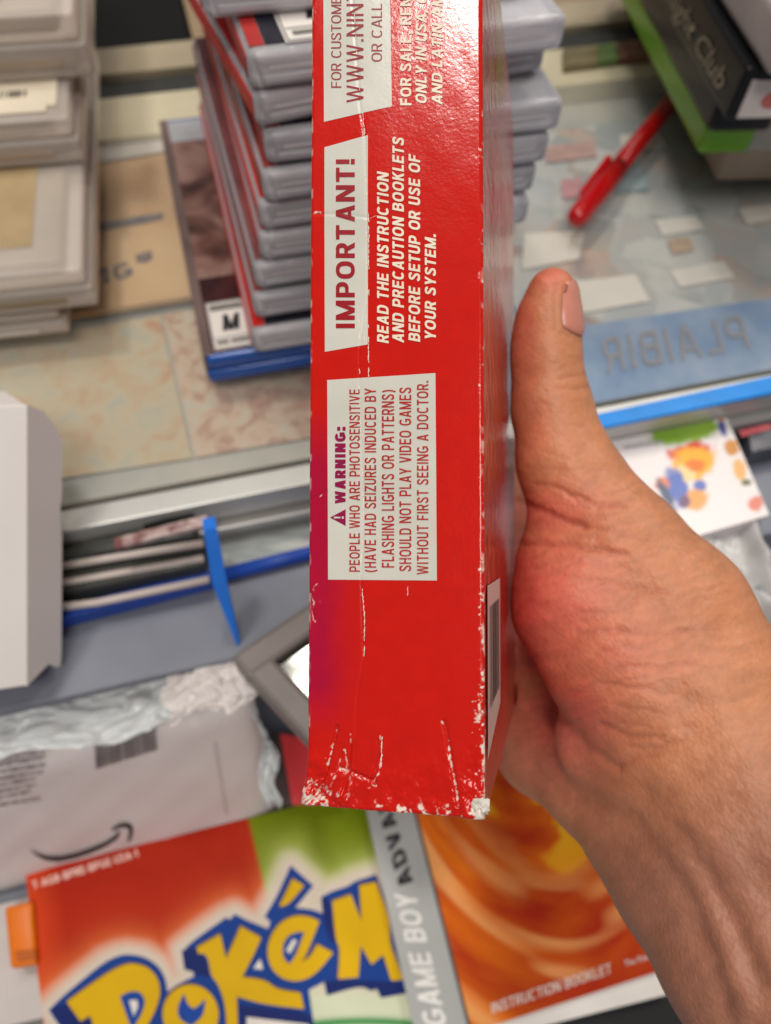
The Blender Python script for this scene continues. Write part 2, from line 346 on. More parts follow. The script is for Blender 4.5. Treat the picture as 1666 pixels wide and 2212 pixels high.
collage = mat_ramp('card_collage', [(0.0, srgb(150, 126, 128)), (0.16, srgb(190, 176, 166)), (0.34, srgb(172, 176, 178)), (0.52, srgb(200, 198, 192)), (0.7, srgb(150, 158, 158)), (0.84, srgb(196, 168, 150)), (0.95, srgb(122, 110, 118))], 30, 0.5, 4, 0.6)
cn = collage.node_tree; vo = cn.nodes.new('ShaderNodeTexVoronoi'); vo.distance = 'CHEBYCHEV'; vo.inputs['Scale'].default_value = 46; vo.inputs['Randomness'].default_value = 0.75
sx = cn.nodes.new('ShaderNodeSeparateColor'); mpn = [n for n in cn.nodes if n.type == 'MAPPING'][0]; mpn.inputs['Rotation'].default_value = (0, 0, HEAD)
rpn = [n for n in cn.nodes if n.type == 'VALTORGB'][0]; nsn = [n for n in cn.nodes if n.type == 'TEX_NOISE'][0]; mxn = cn.nodes.new('ShaderNodeMath'); mxn.operation = 'MULTIPLY_ADD'; mxn.inputs[1].default_value = 0.5
cn.links.new(mpn.outputs['Vector'], vo.inputs['Vector']); cn.links.new(vo.outputs['Color'], sx.inputs[0]); sc_ = cn.nodes.new('ShaderNodeMath'); sc_.operation = 'MULTIPLY'; sc_.inputs[1].default_value = 0.62
cn.links.new(sx.outputs[0], sc_.inputs[0]); cn.links.new(nsn.outputs['Fac'], mxn.inputs[0]); cn.links.new(sc_.outputs[0], mxn.inputs[2]); cn.links.new(mxn.outputs[0], rpn.inputs['Fac'])
sheet('poster_sheet', [(1090, 300), (1500, 240), (1900, 560), (1900, 640), (1100, 770)], collage, 'faded multicoloured poster sheet under the glass right of the red box', 'poster')
pl = mat('price_card_paper', srgb(226, 218, 208), 0.6, 0.03)
cards = [([(1127, 583), (1251, 560), (1263, 499), (1133, 506)], 'white card under the glass above the thumb tip and below the pen'),
         ([(1251, 678), (1404, 651), (1373, 594), (1244, 609)], 'white card under the glass just right of the thumbnail'),
         ([(1469, 621), (1587, 600), (1562, 564), (1448, 587)], 'white card under the glass nearest above the right end of the blue tape'),
         ([(1431, 510), (1522, 495), (1503, 466), (1415, 476)], 'small white card under the glass below and right of the pen cap'),
         ([(1614, 485), (1700, 470), (1690, 438), (1595, 451)], 'white card under the glass cut by the right edge of the picture'),
         ([(1345, 330), (1440, 318), (1424, 286), (1338, 292)], 'white card under the glass beside the red pen barrel')]
for pts, lb in cards: sheet('price_card', pts, pl, lb, 'card', 'white cards under the glass', z=ZB + 0.0022)
pk = [([(1180, 352), (1290, 338), (1282, 306), (1178, 318)], srgb(196, 150, 140), 'pinkish printed card under the glass left of the pen cap'),
      ([(1215, 430), (1262, 424), (1256, 384), (1212, 390)], srgb(206, 140, 146), 'rose card under the glass beside the pen cap tip'),
      ([(1330, 420), (1400, 408), (1384, 350), (1322, 362)], srgb(160, 184, 194), 'pale blue card under the glass right of the pen'),
      ([(1452, 548), (1500, 540), (1488, 512), (1442, 518)], srgb(196, 164, 134), 'tan card under the glass between two white cards')]
for pts, c, lb in pk: sheet('printed_card', pts, mat_ramp('card_print', [(0.35, tuple(v * 0.75 for v in c[:3]) + (1,)), (0.6, c)], 90, 0.5), lb, 'card', 'tinted cards under the glass', z=ZB + 0.0025)
tp = sheet('masking_tape', [(1180, 925), (1800, 800), (1780, 628), (1180, 715)], mat_ramp('blue_tape', [(0.3, srgb(92, 126, 170)), (0.5, srgb(122, 148, 180)), (0.7, srgb(150, 164, 188))], 40, 0.7), 'broad blue masking tape with reversed handwriting under the glass', 'tape', z=ZB + 0.005)
zt = ZB + 0.0062
flat_text('PLAIBIR', on(1310, 806, zt) - tp.location, on(1622, 750, zt) - tp.location, on(1296, 732, zt) - tp.location, 'handwriting', mat('marker_ink', srgb(140, 138, 142), 0.7), tp, 0.13, mirror=True, gap=0.22)
# the glass and the metal rail
me = mesh_of([e12(-1, FRONT - 0.001, -0.001), e12(1, FRONT - 0.001, -0.001), e12(1, BACK, -0.001), e12(-1, BACK, -0.001)], [(0, 1, 2, 3)])
gl = empty('glass_counter', e12(0, FRONT, 0)); tag(gl, 'clear glass counter top with a ribbed metal front rail', 'counter')
for v in me.vertices: v.co -= gl.location
link('glass_pane', me, mat_clear('counter_glass', (0.62, 0.66, 0.66, 1), 0.10, 0.12), gl)
alu = mat('brushed_aluminium', srgb(196, 196, 192), 0.38, 0.08, 25, metal=0.55)
alu2 = mat('dull_aluminium', srgb(150, 150, 146), 0.5, 0.12, 25, metal=0.4)
def rail(name, e0, e1_, z0, z1, m):
    bm = bmesh.new(); prism(bm, [e12(-1, e0, z0) - gl.location, e12(1, e0, z0) - gl.location, e12(1, e1_, z0) - gl.location, e12(-1, e1_, z0) - gl.location], UP, z1 - z0, 0.0008); bm_obj(name, bm, m, gl)
rail('rail_seal', FRONT - 0.003, FRONT - 0.0012, -0.012, 0.0005, mat('rubber_seal', srgb(96, 94, 84), 0.6))
rail('rail_top', FRONT - 0.013, FRONT - 0.0032, -0.012, -0.0003, alu)
rail('rail_groove', FRONT - 0.0125, FRONT - 0.004, -0.0150, -0.0121, alu2)
rail('rail_lip', FRONT - 0.0165, FRONT - 0.004, -0.019, -0.0151, alu)
rail('rail_skirt', FRONT - 0.016, FRONT - 0.002, -0.0299, -0.0191, alu2)

# =================================================================== STACK OF CLEAR CASES
SHELL = mat_clear('clear_case_plastic', (0.84, 0.84, 0.88, 1), 0.36, 0.14, 0.25, 120)
TRAY = mat_ramp('case_tray_plastic', [(0.36, srgb(92, 94, 104)), (0.5, srgb(170, 168, 176)), (0.62, srgb(222, 220, 222))], 70, 0.35, 3, 0.4, (0.4, 0.4, 6))
GROOVE = mat('spine_line_plastic', srgb(206, 204, 206), 0.3, 0.1, 50)
TRAYS = [mat_ramp('tray_tone_%d' % i, [(0.36, a), (0.5, b), (0.62, c)], 70, 0.35, 3, 0.4, (0.4, 0.4, 6)) for i, (a, b, c) in enumerate([(srgb(96, 98, 108), srgb(176, 174, 182), srgb(224, 222, 224)), (srgb(70, 74, 84), srgb(130, 132, 142), srgb(186, 186, 192)), (srgb(126, 124, 130), srgb(196, 192, 196), srgb(232, 228, 226))])]
REDS = [mat('sleeve_red_%d' % i, c, 0.35, 0.3, 40) for i, c in enumerate([srgb(196, 40, 34), srgb(150, 62, 58), srgb(172, 52, 50), srgb(128, 76, 76)])]
DARKART = mat_ramp('dark_cover_art', [(0.3, srgb(26, 28, 36)), (0.6, srgb(44, 46, 56)), (0.8, srgb(70, 64, 66))], 50, 0.25)
CW, CL, CT = 0.106, 0.168, 0.0118
def case_proto():
    r = empty('game_case', (0, 0, 0))
    bm = bmesh.new(); box(bm, 0, CW, 0, CL, 0.0002, CT - 0.0002, 0.0034, 4); box(bm, 0.004, CW - 0.004, -0.0007, 0.004, CT * 0.20, CT * 0.42, 0.0006, 2)
    bm_obj('shell', bm, SHELL, r, True)
    bm = bmesh.new(); box(bm, 0.0035, CW - 0.003, 0.0034, CL - 0.003, 0.0022, CT - 0.0016, 0.0022, 3); bm_obj('inner_tray', bm, TRAY, r, True)
    bm = bmesh.new(); box(bm, 0.006, CW - 0.006, -0.0002, 0.001, CT * 0.52, CT * 0.62, 0.0003)
    bm_obj('spine_groove', bm, GROOVE, r)
    bm = bmesh.new(); box(bm, -0.0005, 0.0007, 0.004, CL - 0.002, 0.0026, CT - 0.0026, 0.0002); box(bm, 0.0012, 0.006, 0.004, CL - 0.002, CT - 0.0001, CT + 0.0002)
    bm_obj('sleeve', bm, REDS[0], r)
    bm = bmesh.new(); box(bm, 0.0062, CW * 0.56, 0.004, CL - 0.002, CT - 0.0001, CT + 0.0002); bm_obj('cover_art', bm, DARKART, r)
    return r
def copy_thing(o):
    c = o.copy(); COL.objects.link(c)
    for ch in o.children:
        d = ch.copy(); COL.objects.link(d); d.parent = c
        for g in ch.children:
            q = g.copy(); COL.objects.link(q); q.parent = d
    return c
proto = case_proto()
stack = [((550, 768), 0, 17.5, 'lowest clear game case, lying on the blue one, red line at its base'), ((553, 694), 1, 18, 'clear game case second from the bottom of the tall stack'),
         ((555, 630), 2, 18.5, 'clear game case third from the bottom of the tall stack'), ((566, 568), 3, 17.5, 'clear game case fourth from the bottom of the tall stack'),
         ((566, 503), 4, 18.5, 'clear game case fifth from the bottom of the tall stack'), ((574, 443), 5, 19, 'clear game case fifth from the top of the tall stack'),
         ((578, 362), 6, 17.5, 'clear game case fourth from the top of the tall stack'), ((560, 283), 7, 26, 'clear game case third from the top, turned askew with a broad red side'),
         ((545, 201), 8, 20, 'clear game case second from the top, showing its dark cover and rating square'), ((445, 50), 9, 17, 'topmost clear game case, set back on the tall stack')]
for i, (p, lv, ang, lb) in enumerate(stack):
    c = proto if i == 0 else copy_thing(proto)
    z = 0.0150 + lv * 0.0122; c.location = on(p[0], p[1], z); c.rotation_euler = (0, 0, math.radians(ang))
    tag(c, lb, 'game case', 'clear game cases in the tall stack')
    for ch in c.children:
        if ch.name.startswith('sleeve'):
            ch.material_slots[0].link = 'OBJECT'; ch.material_slots[0].material = REDS[[0, 1, 3, 2, 0, 1, 2, 0, 2, 1][i]]
        if ch.name.startswith('inner_tray'):
            ch.material_slots[0].link = 'OBJECT'; ch.material_slots[0].material = TRAYS[[2, 1, 0, 2, 1, 0, 1, 2, 0, 1][i]]
    if i == 8: case_b = c
def M_label(root, x0, y0, w, h, z, name='rating_label'):
    bm = bmesh.new(); box(bm, x0, x0 + w, y0, y0 + h, z, z + 0.0002); o = bm_obj(name, bm, WHITE, root)
    zz = z + 0.00035
    flat_text('M', (x0 + w * 0.3, y0 + h * 0.36, zz), (x0 + w * 0.72, y0 + h * 0.36, zz), (x0 + w * 0.38, y0 + h * 0.7, zz), 'lettering', INK, o, 0.24)
    flats([[Vector((x0 + w * a, y0 + h * b, zz)), Vector((x0 + w * c, y0 + h * b, zz)), Vector((x0 + w * c, y0 + h * d, zz)), Vector((x0 + w * a, y0 + h * d, zz))] for a, b, c, d in ((0.02, 0.015, 0.98, 0.03), (0.05, 0.22, 0.95, 0.235), (0.02, 0.97, 0.98, 0.985), (0.02, 0.015, 0.035, 0.98), (0.965, 0.015, 0.98, 0.98))], 'border', INK, o)
    flats([[Vector((x0 + w * a, y0 + h * b, zz)), Vector((x0 + w * c, y0 + h * b, zz)), Vector((x0 + w * c, y0 + h * d, zz)), Vector((x0 + w * a, y0 + h * d, zz))] for a, b, c, d in ((0.1, 0.1, 0.4, 0.18), (0.45, 0.1, 0.9, 0.18), (0.08, 0.8, 0.9, 0.93))], 'fine_print', mat('grey_ink', srgb(120, 118, 112), 0.6), o)
M_label(case_b, 0.0125, 0.003, 0.031, 0.034, CT + 0.0003)
# blue case under the stack
r = empty('game_case', on(455, 830, 0.0)); r.rotation_euler = (0, 0, math.radians(17.9))
tag(r, 'blue edged game case with a dark brown cover lying flat under the tall stack', 'game case')
bm = bmesh.new(); box(bm, 0, 0.135, 0, 0.172, 0.0002, 0.0065, 0.0015); box(bm, 0.0006, 0.135, 0.0006, 0.171, 0.0071, 0.0142, 0.0018)
bm_obj('shell', bm, mat('blue_case_plastic', srgb(6, 84, 176), 0.22, 0.12, 30, spec=0.6), r, True)
brown = mat_ramp('brown_cover_art', [(0.3, srgb(46, 26, 26)), (0.45, srgb(104, 70, 62)), (0.58, srgb(150, 118, 108)), (0.75, srgb(120, 100, 98)), (0.9, srgb(190, 180, 176))], 34, 0.25, 5, 0.9)
bm = bmesh.new(); box(bm, 0.0035, 0.131, 0.048, 0.150, 0.0141, 0.0145); bm_obj('cover_art', bm, brown, r)
bm = bmesh.new(); box(bm, -0.0006, 0.0036, 0.0025, 0.170, 0.0008, 0.01465, 0.0003); bm_obj('cover_spine', bm, mat('brown_spine', srgb(110, 92, 88), 0.3, 0.3, 30), r)
bm = bmesh.new(); box(bm, 0.0035, 0.131, 0.003, 0.0478, 0.0141, 0.0145); bm_obj('cover_art', bm, mat_ramp('maroon_cover_art', [(0.35, srgb(40, 16, 20)), (0.6, srgb(76, 38, 38)), (0.8, srgb(112, 74, 64))], 60, 0.25), r)
bm = bmesh.new(); box(bm, 0.0035, 0.131, 0.1502, 0.168, 0.0141, 0.0145); bm_obj('cover_band', bm, mat('pale_band', srgb(176, 178, 182), 0.3), r)
M_label(r, 0.0045, 0.004, 0.0165, 0.028, 0.0146)

# =================================================================== LEFT STACK OF FROSTED CASES
FROST = mat_ramp('milky_plastic', [(0.3, srgb(150, 134, 116)), (0.6, srgb(178, 162, 144)), (0.8, srgb(200, 186, 170))], 14, 0.35, 4, 0.3, (1, 1, 3), spec=0.5)
FROST2 = mat_ramp('clear_case_dim', [(0.3, srgb(132, 118, 94)), (0.6, srgb(160, 146, 120)), (0.8, srgb(186, 174, 150))], 14, 0.35, 4, 0.3, (1, 1, 3))
MILK = mat_clear('milky_clear_plastic', (0.78, 0.70, 0.63, 1), 0.42, 0.25, 0.3, 60)
TANCARD = mat('tan_insert', srgb(170, 148, 112), 0.6, 0.15, 40)
def frosted(px, py, z, th, ang, m, label, w=0.2, l=0.125):
    r = empty('storage_case', on(px, py, z)); r.rotation_euler = (0, 0, math.radians(ang)); tag(r, label, 'storage case', 'milky storage cases stacked at the left')
    bm = bmesh.new(); box(bm, -w, 0, 0, l, 0.0003, th * 0.55, 0.002, 3); box(bm, -w, -0.002, 0.0012, l, th * 0.57, th - 0.0003, 0.002, 3)
    bm_obj('shell', bm, MILK, r, True)
    bm = bmesh.new(); box(bm, -w + 0.004, -0.007, 0.006, l - 0.004, 0.002, th * 0.5, 0.002, 2); box(bm, -w + 0.004, -0.011, 0.010, l - 0.006, th * 0.58, th - 0.0016, 0.002, 2); bm_obj('inner_tray', bm, m, r, True)
    bm = bmesh.new(); box(bm, -w + 0.01, -0.012, -0.0005, 0.002, th * 0.2, th * 0.34, 0.0004); bm_obj('front_rib', bm, m, r)
    return r
def sticker(root, x0, x1, y0, y1, z, bars=True):
    bm = bmesh.new(); prism(bm, [Vector((x0, y0, z)), Vector((x1, y0, z)), Vector((x1, y1, z)), Vector((x0, y1, z))], UP, 0.0003)
    bmesh.ops.bevel(bm, geom=[e for e in bm.edges if abs(e.verts[0].co.z - e.verts[1].co.z) > 1e-5], offset=0.004, segments=4, affect='EDGES')
    o = bm_obj('sticker', bm, mat('cream_sticker', srgb(222, 210, 188), 0.6), root); P = []; zz = z + 0.0005; x = x0 + 0.006
    if bars:
        while x < x1 - 0.012:
            w = random.choice((0.0006, 0.001, 0.0016)); P.append([Vector((x, y0 + 0.012, zz)), Vector((x + w, y0 + 0.012, zz)), Vector((x + w, y1 - 0.014, zz)), Vector((x, y1 - 0.014, zz))]); x += w + random.choice((0.0006, 0.0012))
        flats(P, 'barcode', INK, o)
    text_mesh('1279', (x1 - 0.050, y0 + 0.003, zz), (x1 - 0.028, y0 + 0.003, zz), (x1 - 0.050, y0 + 0.009, zz), 'lettering', INK, o, bold=0.01)
    return o
f4 = frosted(155, 722, 0.0003, 0.0135, 14, mat('white_case', srgb(214, 206, 200), 0.4), 'white storage case at the bottom of the left stack')
f3 = frosted(216, 662, 0.014, 0.0195, 14, FROST2, 'wide clear storage case with paper inside, second from the bottom of the left stack', l=0.19)
bm = bmesh.new(); box(bm, -0.19, -0.048, 0.035, 0.10, 0.0194, 0.0198); o = bm_obj('paper_insert', bm, mat('white_insert', srgb(206, 196, 190), 0.6), f3)
flats([[Vector((-0.18, y, 0.0201)), Vector((-0.06, y, 0.0201)), Vector((-0.06, y + 0.003, 0.0201)), Vector((-0.18, y + 0.003, 0.0201))] for y in (0.05, 0.062, 0.074)], 'printed_line', mat('pale_print', srgb(176, 164, 156), 0.6), o)
bm = bmesh.new(); box(bm, -0.19, -0.022, 0.018, 0.15, 0.0190, 0.01935); bm_obj('card_insert', bm, TANCARD, f3)
f2 = frosted(188, 352, 0.034, 0.021, 14, FROST, 'milky storage case with barcode sticker, second from the top of the left stack', l=0.15)
bm = bmesh.new(); box(bm, -0.19, -0.042, 0.016, 0.12, 0.0206, 0.0213); bm_obj('card_insert', bm, TANCARD, f2)
sticker(f2, -0.10, -0.007, 0.006, 0.037, 0.0211)
bm = bmesh.new(); box(bm, -0.045, -0.012, 0.039, 0.075, 0.0211, 0.0214); bm_obj('grey_patch', bm, mat('grey_print', srgb(112, 104, 102), 0.6), f2)
f1 = frosted(206, 168, 0.0555, 0.027, 14, FROST, 'topmost milky storage case of the left stack, cut by the picture corner', l=0.15)
sticker(f1, -0.14, -0.028, 0.014, 0.04, 0.0272, False)

# =================================================================== RIGHT: PEN AND TILTED CASES
a = on(1240, 478, 0.006); b = on(1485, 178, 0.006); d = (b - a).normalized(); L = (b - a).length
r = empty('pen', a); tag(r, 'red capped marker pen lying on the glass beside the thumb', 'pen')
RP = mat('red_pen_plastic', srgb(190, 16, 22), 0.2, 0.05, spec=0.6)
bm = bmesh.new(); tube(bm, [d * t for t in (0, 0.001, 0.003, 0.006, 0.03, 0.05)], [0.0022, 0.0038, 0.0050, 0.0055, 0.0060, 0.0062], 24); bm_obj('cap', bm, RP, r, True)
bm = bmesh.new(); tube(bm, [d * 0.0505, d * 0.0545], [0.0045, 0.0045], 20); bm_obj('collar', bm, BLACKP, r, True)
bm = bmesh.new(); tube(bm, [d * 0.055, d * L], [0.0047, 0.0047], 20); bm_obj('barrel', bm, mat('red_pen_barrel', srgb(176, 12, 14), 0.3), r, True)
side = d.cross(UP).normalized()
bm = bmesh.new(); prism(bm, [side * -0.0065 + d * 0.018 + UP * 0.001, side * -0.0045 + d * 0.018 + UP * 0.001, side * -0.0045 + d * 0.053 + UP * 0.002, side * -0.0075 + d * 0.053 + UP * 0.002], UP, 0.003, 0.0006); bm_obj('clip', bm, RP, r)
# leaning pile
def lean(px, py, z, th, w, l, m, label, edge=0.004, group='dark cases piled at the upper right', rot=-81.5):
    """long side runs from the near corner away; near-left-bottom corner at pixel"""
    r = empty('game_case', on(px, py, z)); ang = math.radians(rot + 90); r.rotation_euler = (0, 0, ang); tag(r, label, 'game case', group)
    bm = bmesh.new(); box(bm, 0, w, 0, l, 0.0003, th - 0.0003, edge, 4); bm_obj('shell', bm, m, r, True); return r
g = lean(1505, 338, 0.028, 0.0165, 0.026, 0.20, mat('lime_case_plastic', srgb(112, 176, 8), 0.25, 0.1, 20, spec=0.6), 'lime green game case at the bottom of the dark pile')
k1 = lean(1528, 292, 0.0450, 0.022, 0.030, 0.20, mat('black_case_plastic', (0.012, 0.011, 0.015, 1), 0.3, 0.2), 'plain black game case between the green case and the lettered one')
k2 = lean(1566, 264, 0.0675, 0.0225, 0.125, 0.20, mat('black_case_dark', (0.008, 0.008, 0.009, 1), 0.3, 0.2), 'black game case with handwritten style lettering on its side', edge=0.002)
text_mesh('Midnight Club', (-0.0006, 0.118, 0.0055), (-0.0006, 0.012, 0.0055), (-0.0006, 0.118, 0.0145), 'lettering', mat('gold_lettering', srgb(150, 138, 116), 0.5), k2, shear=0.3, bold=0.004, nrm=Vector((-1, 0, 0)))
bm = bmesh.new(); box(bm, 0.004, 0.030, -0.0006, 0.0003, 0.002, 0.0175); o = bm_obj('rating_label', bm, mat('tag_paper', srgb(214, 204, 196), 0.5), k2)
flats([[Vector((0.012 + 0.004 * math.cos(t) * 1.2 + 0.004, -0.0009, 0.0095 + 0.0035 * math.sin(t))) for t in np.linspace(0, 6.28, 12, endpoint=False)]], 'red_mark', mat('red_mark_ink', srgb(196, 110, 100), 0.5), o, nrm=Vector((0, -1, 0)))
k3 = lean(1655, 172, 0.0905, 0.02, 0.12, 0.19, mat('pale_case_plastic', srgb(170, 160, 156), 0.35), 'pale grey game case on top of the dark pile')
k0 = lean(1545, 395, 0.0005, 0.026, 0.14, 0.20, FROST, 'milky flat case near the glass, below the lime green one', edge=0.003)
k9 = lean(1562, 330, 0.027, 0.039, 0.14, 0.20, mat_clear('flat_clear_case', (0.7, 0.68, 0.64, 1), 0.55, 0.2), 'thick clear case right of the tip of the lime green one', edge=0.002)
# small goods on the far shelf between stack and green case
for pts, c, lb in (([(1215, 158), (1290, 148), (1286, 112), (1214, 118)], srgb(140, 128, 96), 'olive box on the far ledge beside the tall stack'), ([(1292, 147), (1332, 142), (1326, 106), (1288, 111)], srgb(116, 140, 84), 'green box on the far ledge'), ([(1335, 141), (1400, 134), (1390, 98), (1330, 105)], srgb(146, 104, 86), 'red brown box on the far ledge beside the lime case')):
    o = sheet('small_box', pts, mat_ramp('shelf_box', [(0.35, tuple(v * 0.6 for v in c[:3]) + (1,)), (0.65, c)], 60, 0.5), lb, 'box', 'small boxes on the far ledge', z=0.0005, th=0.004)

# =================================================================== LOWER LEFT DESK GOODS
# open white carton: front panel plus tuck flap, standing on the desk
zc = 0.250
A = at(-260, 886, zc); B = at(57, 874, zc); C_ = at(57, 1482, 0.268); D_ = at(-260, 1530, 0.268)
r = empty('white_carton', (A + B + C_ + D_) / 4); tag(r, 'plain white carton with an open side flap at the left edge', 'carton'); rl = r.location
nrm = (D_ - A).cross(B - A).normalized()
if nrm.dot(FW) > 0: nrm.negate()
card = mat('white_carton_board', srgb(224, 218, 214), 0.55, 0.02, 30, 0.05, 300)
bm = bmesh.new(); prism(bm, [p - rl for p in (A, B, C_, D_)], (ray(-120, 1000).normalized() + UP * 0.3).normalized(), 0.03, 0.0006); bm_obj('body', bm, card, r)
fl = [(0, 0), (0.0, 1.0), (0.62, 0.955), (0.86, 0.985), (0.97, 0.985), (1.0, 0.94), (0.985, 0.46), (0.93, 0.41), (0.93, 0.34), (0.97, 0.30), (0.95, 0.09), (0.80, 0.045), (0.45, 0.005)]
Bt, Ct = B - rl, C_ - rl; Ot = at(136, 900, 0.268) - rl; Ob = Ot + (Ct - Bt) * 0.955
fp = [Bt + (Ct - Bt) * v + ((Ot + (Ob - Ot) * v) - (Bt + (Ct - Bt) * v)) * u for u, v in fl]
n2 = (Ct - Bt).cross(Ot - Bt).normalized()
if n2.dot(FW) > 0: n2.negate()
bm = bmesh.new(); prism(bm, [p + n2 * 0.0003 for p in fp], -n2, 0.0006); bm_obj('tuck_flap', bm, card, r)
# blue tray with black sleeves
BLUE = mat('blue_tray_plastic', srgb(48, 128, 238), 0.3, 0.08)
DBLUE = mat('dark_blue_tray', srgb(36, 74, 168), 0.4, 0.1)
zt = SHF
r = empty('blue_tray', on(300, 1240, zt)); tag(r, 'blue plastic tray filled with black sleeves on the desk', 'tray'); rl = r.location
def slabp(bm, pts, z0, z1, bev=0.0): prism(bm, [on(x, y, z0) - rl for x, y in pts], UP, z1 - z0, bev)
bm = bmesh.new(); slabp(bm, [(40, 1383), (462, 1273), (458, 1252), (40, 1354)], SHF + 0.001, SHF + 0.009, 0.0006); bm_obj('front_wall', bm, DBLUE, r)
bm = bmesh.new(); slabp(bm, [(40, 1345), (446, 1222), (436, 1165), (40, 1240)], SHF + 0.001, SHF + 0.003); bm_obj('floor', bm, DBLUE, r)
w0 = [on(512, 1395, SHF + 0.0005), on(520, 1390, SHF + 0.0005)]; top = [on(440, 1146, SHF + 0.05), on(468, 1140, SHF + 0.05)]; mid = [on(459, 1262, SHF + 0.03), on(490, 1255, SHF + 0.03)]
V = [p - rl for p in (w0 + mid + top)]; th = E2 * 0.006 + UP * -0.002
V += [p + th for p in V]
me = mesh_of(V, [(0, 1, 3, 2), (2, 3, 5, 4), (6, 8, 9, 7), (8, 10, 11, 9), (0, 2, 8, 6), (2, 4, 10, 8), (1, 7, 9, 3), (3, 9, 11, 5), (4, 5, 11, 10), (0, 6, 7, 1)]); link('side_wall', me, BLUE, r)
DK = mat('black_sleeve_plastic', srgb(58, 60, 56), 0.25, 0.35, 25, 0.5, 60); LE = mat('pale_sleeve_edge', srgb(196, 184, 178), 0.5)
for i, (pts, z0, z1, lb) in enumerate([
    ([(60, 1318), (210, 1300), (452, 1250), (446, 1205), (60, 1262)], 0.004, 0.016, 'glossy black sleeve at the front of the blue tray'),
    ([(60, 1272), (440, 1205), (440, 1175), (60, 1225)], 0.004, 0.022, 'glossy black sleeve in the middle of the blue tray'),
    ([(60, 1232), (440, 1172), (436, 1135), (60, 1185)], 0.004, 0.026, 'glossy black sleeve at the back of the blue tray')]):
    c = sum((on(x, y, SHF + z0) for x, y in pts), Vector()) / len(pts); o = empty('black_sleeve', c); tag(o, lb, 'sleeve', 'black sleeves in the blue tray')
    bm = bmesh.new(); prism(bm, [on(x, y, SHF + z0) - c for x, y in pts], UP, z1 - z0, 0.002, 2); bm_obj('pocket', bm, DK, o)
    e = [pts[0], pts[1], pts[2]] if i == 0 else [pts[0], pts[1]]
    bm = bmesh.new(); tube(bm, [on(x, y + 2, SHF + z1 * 0.7) - c for x, y in e], [0.0016] * len(e), 8); bm_obj('edge_binding', bm, LE, o, True)
o = sheet('card_strip', [(250, 1190), (455, 1138), (448, 1118), (250, 1168)], mat_ramp('strip_print', [(0.35, srgb(110, 60, 60)), (0.5, srgb(198, 178, 172)), (0.7, srgb(74, 70, 96))], 90, 0.4), 'narrow printed card strip behind the black sleeves in the tray', 'card', z=SHF + 0.03, th=0.002)
# thin blue rod further right + wire
r = empty('blue_rod', on(570, 1218, SHF)); tag(r, 'thin dark blue rod lying on the desk left of the red box', 'rod')
bm = bmesh.new(); tube(bm, [on(470, 1245, SHF + 0.003) - r.location, on(760, 1172, SHF + 0.003) - r.location], [0.003, 0.003], 12); bm_obj('rod_body', bm, DBLUE, r, True)
sheet('plastic_sleeve', [(470, 1238), (760, 1165), (750, 1100), (468, 1168)], mat_ramp('sleeve_sheen', [(0.35, srgb(136, 144, 146)), (0.6, srgb(176, 182, 180)), (0.8, srgb(206, 208, 202))], 40, 0.25, 4, 0.4, (1, 5, 1)), 'clear flat plastic sleeve below the metal rail', 'sleeve', z=SHF + 0.002, th=0.003)

# mailer -------------------------------------------------------------
zm = DESK + 0.010
def pad(name, pts, z0, h, m, parent, rl, bulge=0.004, n=26, hit=None, nup=UP):
    """soft padded envelope: bilinear quad with a pillow profile"""
    q = [hit(x, y) for x, y in pts]; V = []; Fs = []
    for s in (1, 0):
        for j in range(n + 1):
            for i in range(n + 1):
                u, v = i / n, j / n
                p = (q[0] * (1 - u) + q[1] * u) * (1 - v) + (q[3] * (1 - u) + q[2] * u) * v
                e = min(1, min(u, 1 - u, v, 1 - v) * 9); e = math.sqrt(1 - (1 - e) ** 2)
                wv = 0.0006 * math.sin(u * 23 + v * 5) * math.sin(v * 17 + u * 9)
                V.append(p - rl + nup * ((h * e + wv * e) if s else -0.0004))
    N = (n + 1) ** 2
    for j in range(n):
        for i in range(n):
            a = j * (n + 1) + i; Fs += [(a, a + 1, a + n + 2, a + n + 1), (N + a, N + a + n + 1, N + a + n + 2, N + a + 1)]
    ring = [i for i in range(n)] + [n + j * (n + 1) for j in range(n)] + [N - 1 - i for i in range(n)] + [N - 1 - n - j * (n + 1) for j in range(n)]
    for a, b in zip(ring, ring[1:] + ring[:1]): Fs.append((a, N + a, N + b, b))
    me = mesh_of(V, Fs, name); bm = bmesh.new(); bm.from_mesh(me); bmesh.ops.recalc_face_normals(bm, faces=bm.faces); bm.to_mesh(me); bm.free()
    return link(name, me, m, parent, True)
mp = [(-260, 1704), (545, 1492), (606, 1760), (-220, 1970)]
r = empty('mailer', on(250, 1750, DESK)); tag(r, 'white paper mailer with a barcode and a curved arrow mark on the desk', 'mailer'); ml = r.location
MA = on(250, 1580, -0.066); md_ = on(100, 1880, -0.1585) - MA; md_ = md_ - E1 * md_.dot(E1); MN = md_.cross(E1).normalized(); MN = MN if MN.z > 0 else -MN
def onm(x, y, up=0.0): r_ = ray(x, y); return CP + r_ * ((MA + MN * up - CP).dot(MN) / r_.dot(MN))
pad('envelope', mp, 0, 0.0055, mat('mailer_paper', srgb(234, 224, 222), 0.6, 0.04, 20, 0.12, 120), r, ml, hit=onm, nup=MN)
mm = lambda x, y: onm(x, y, 0.0066) - ml
GREY = mat('mailer_ink', srgb(112, 106, 106), 0.7, 0.3, 200)
P = []; t = 0.0
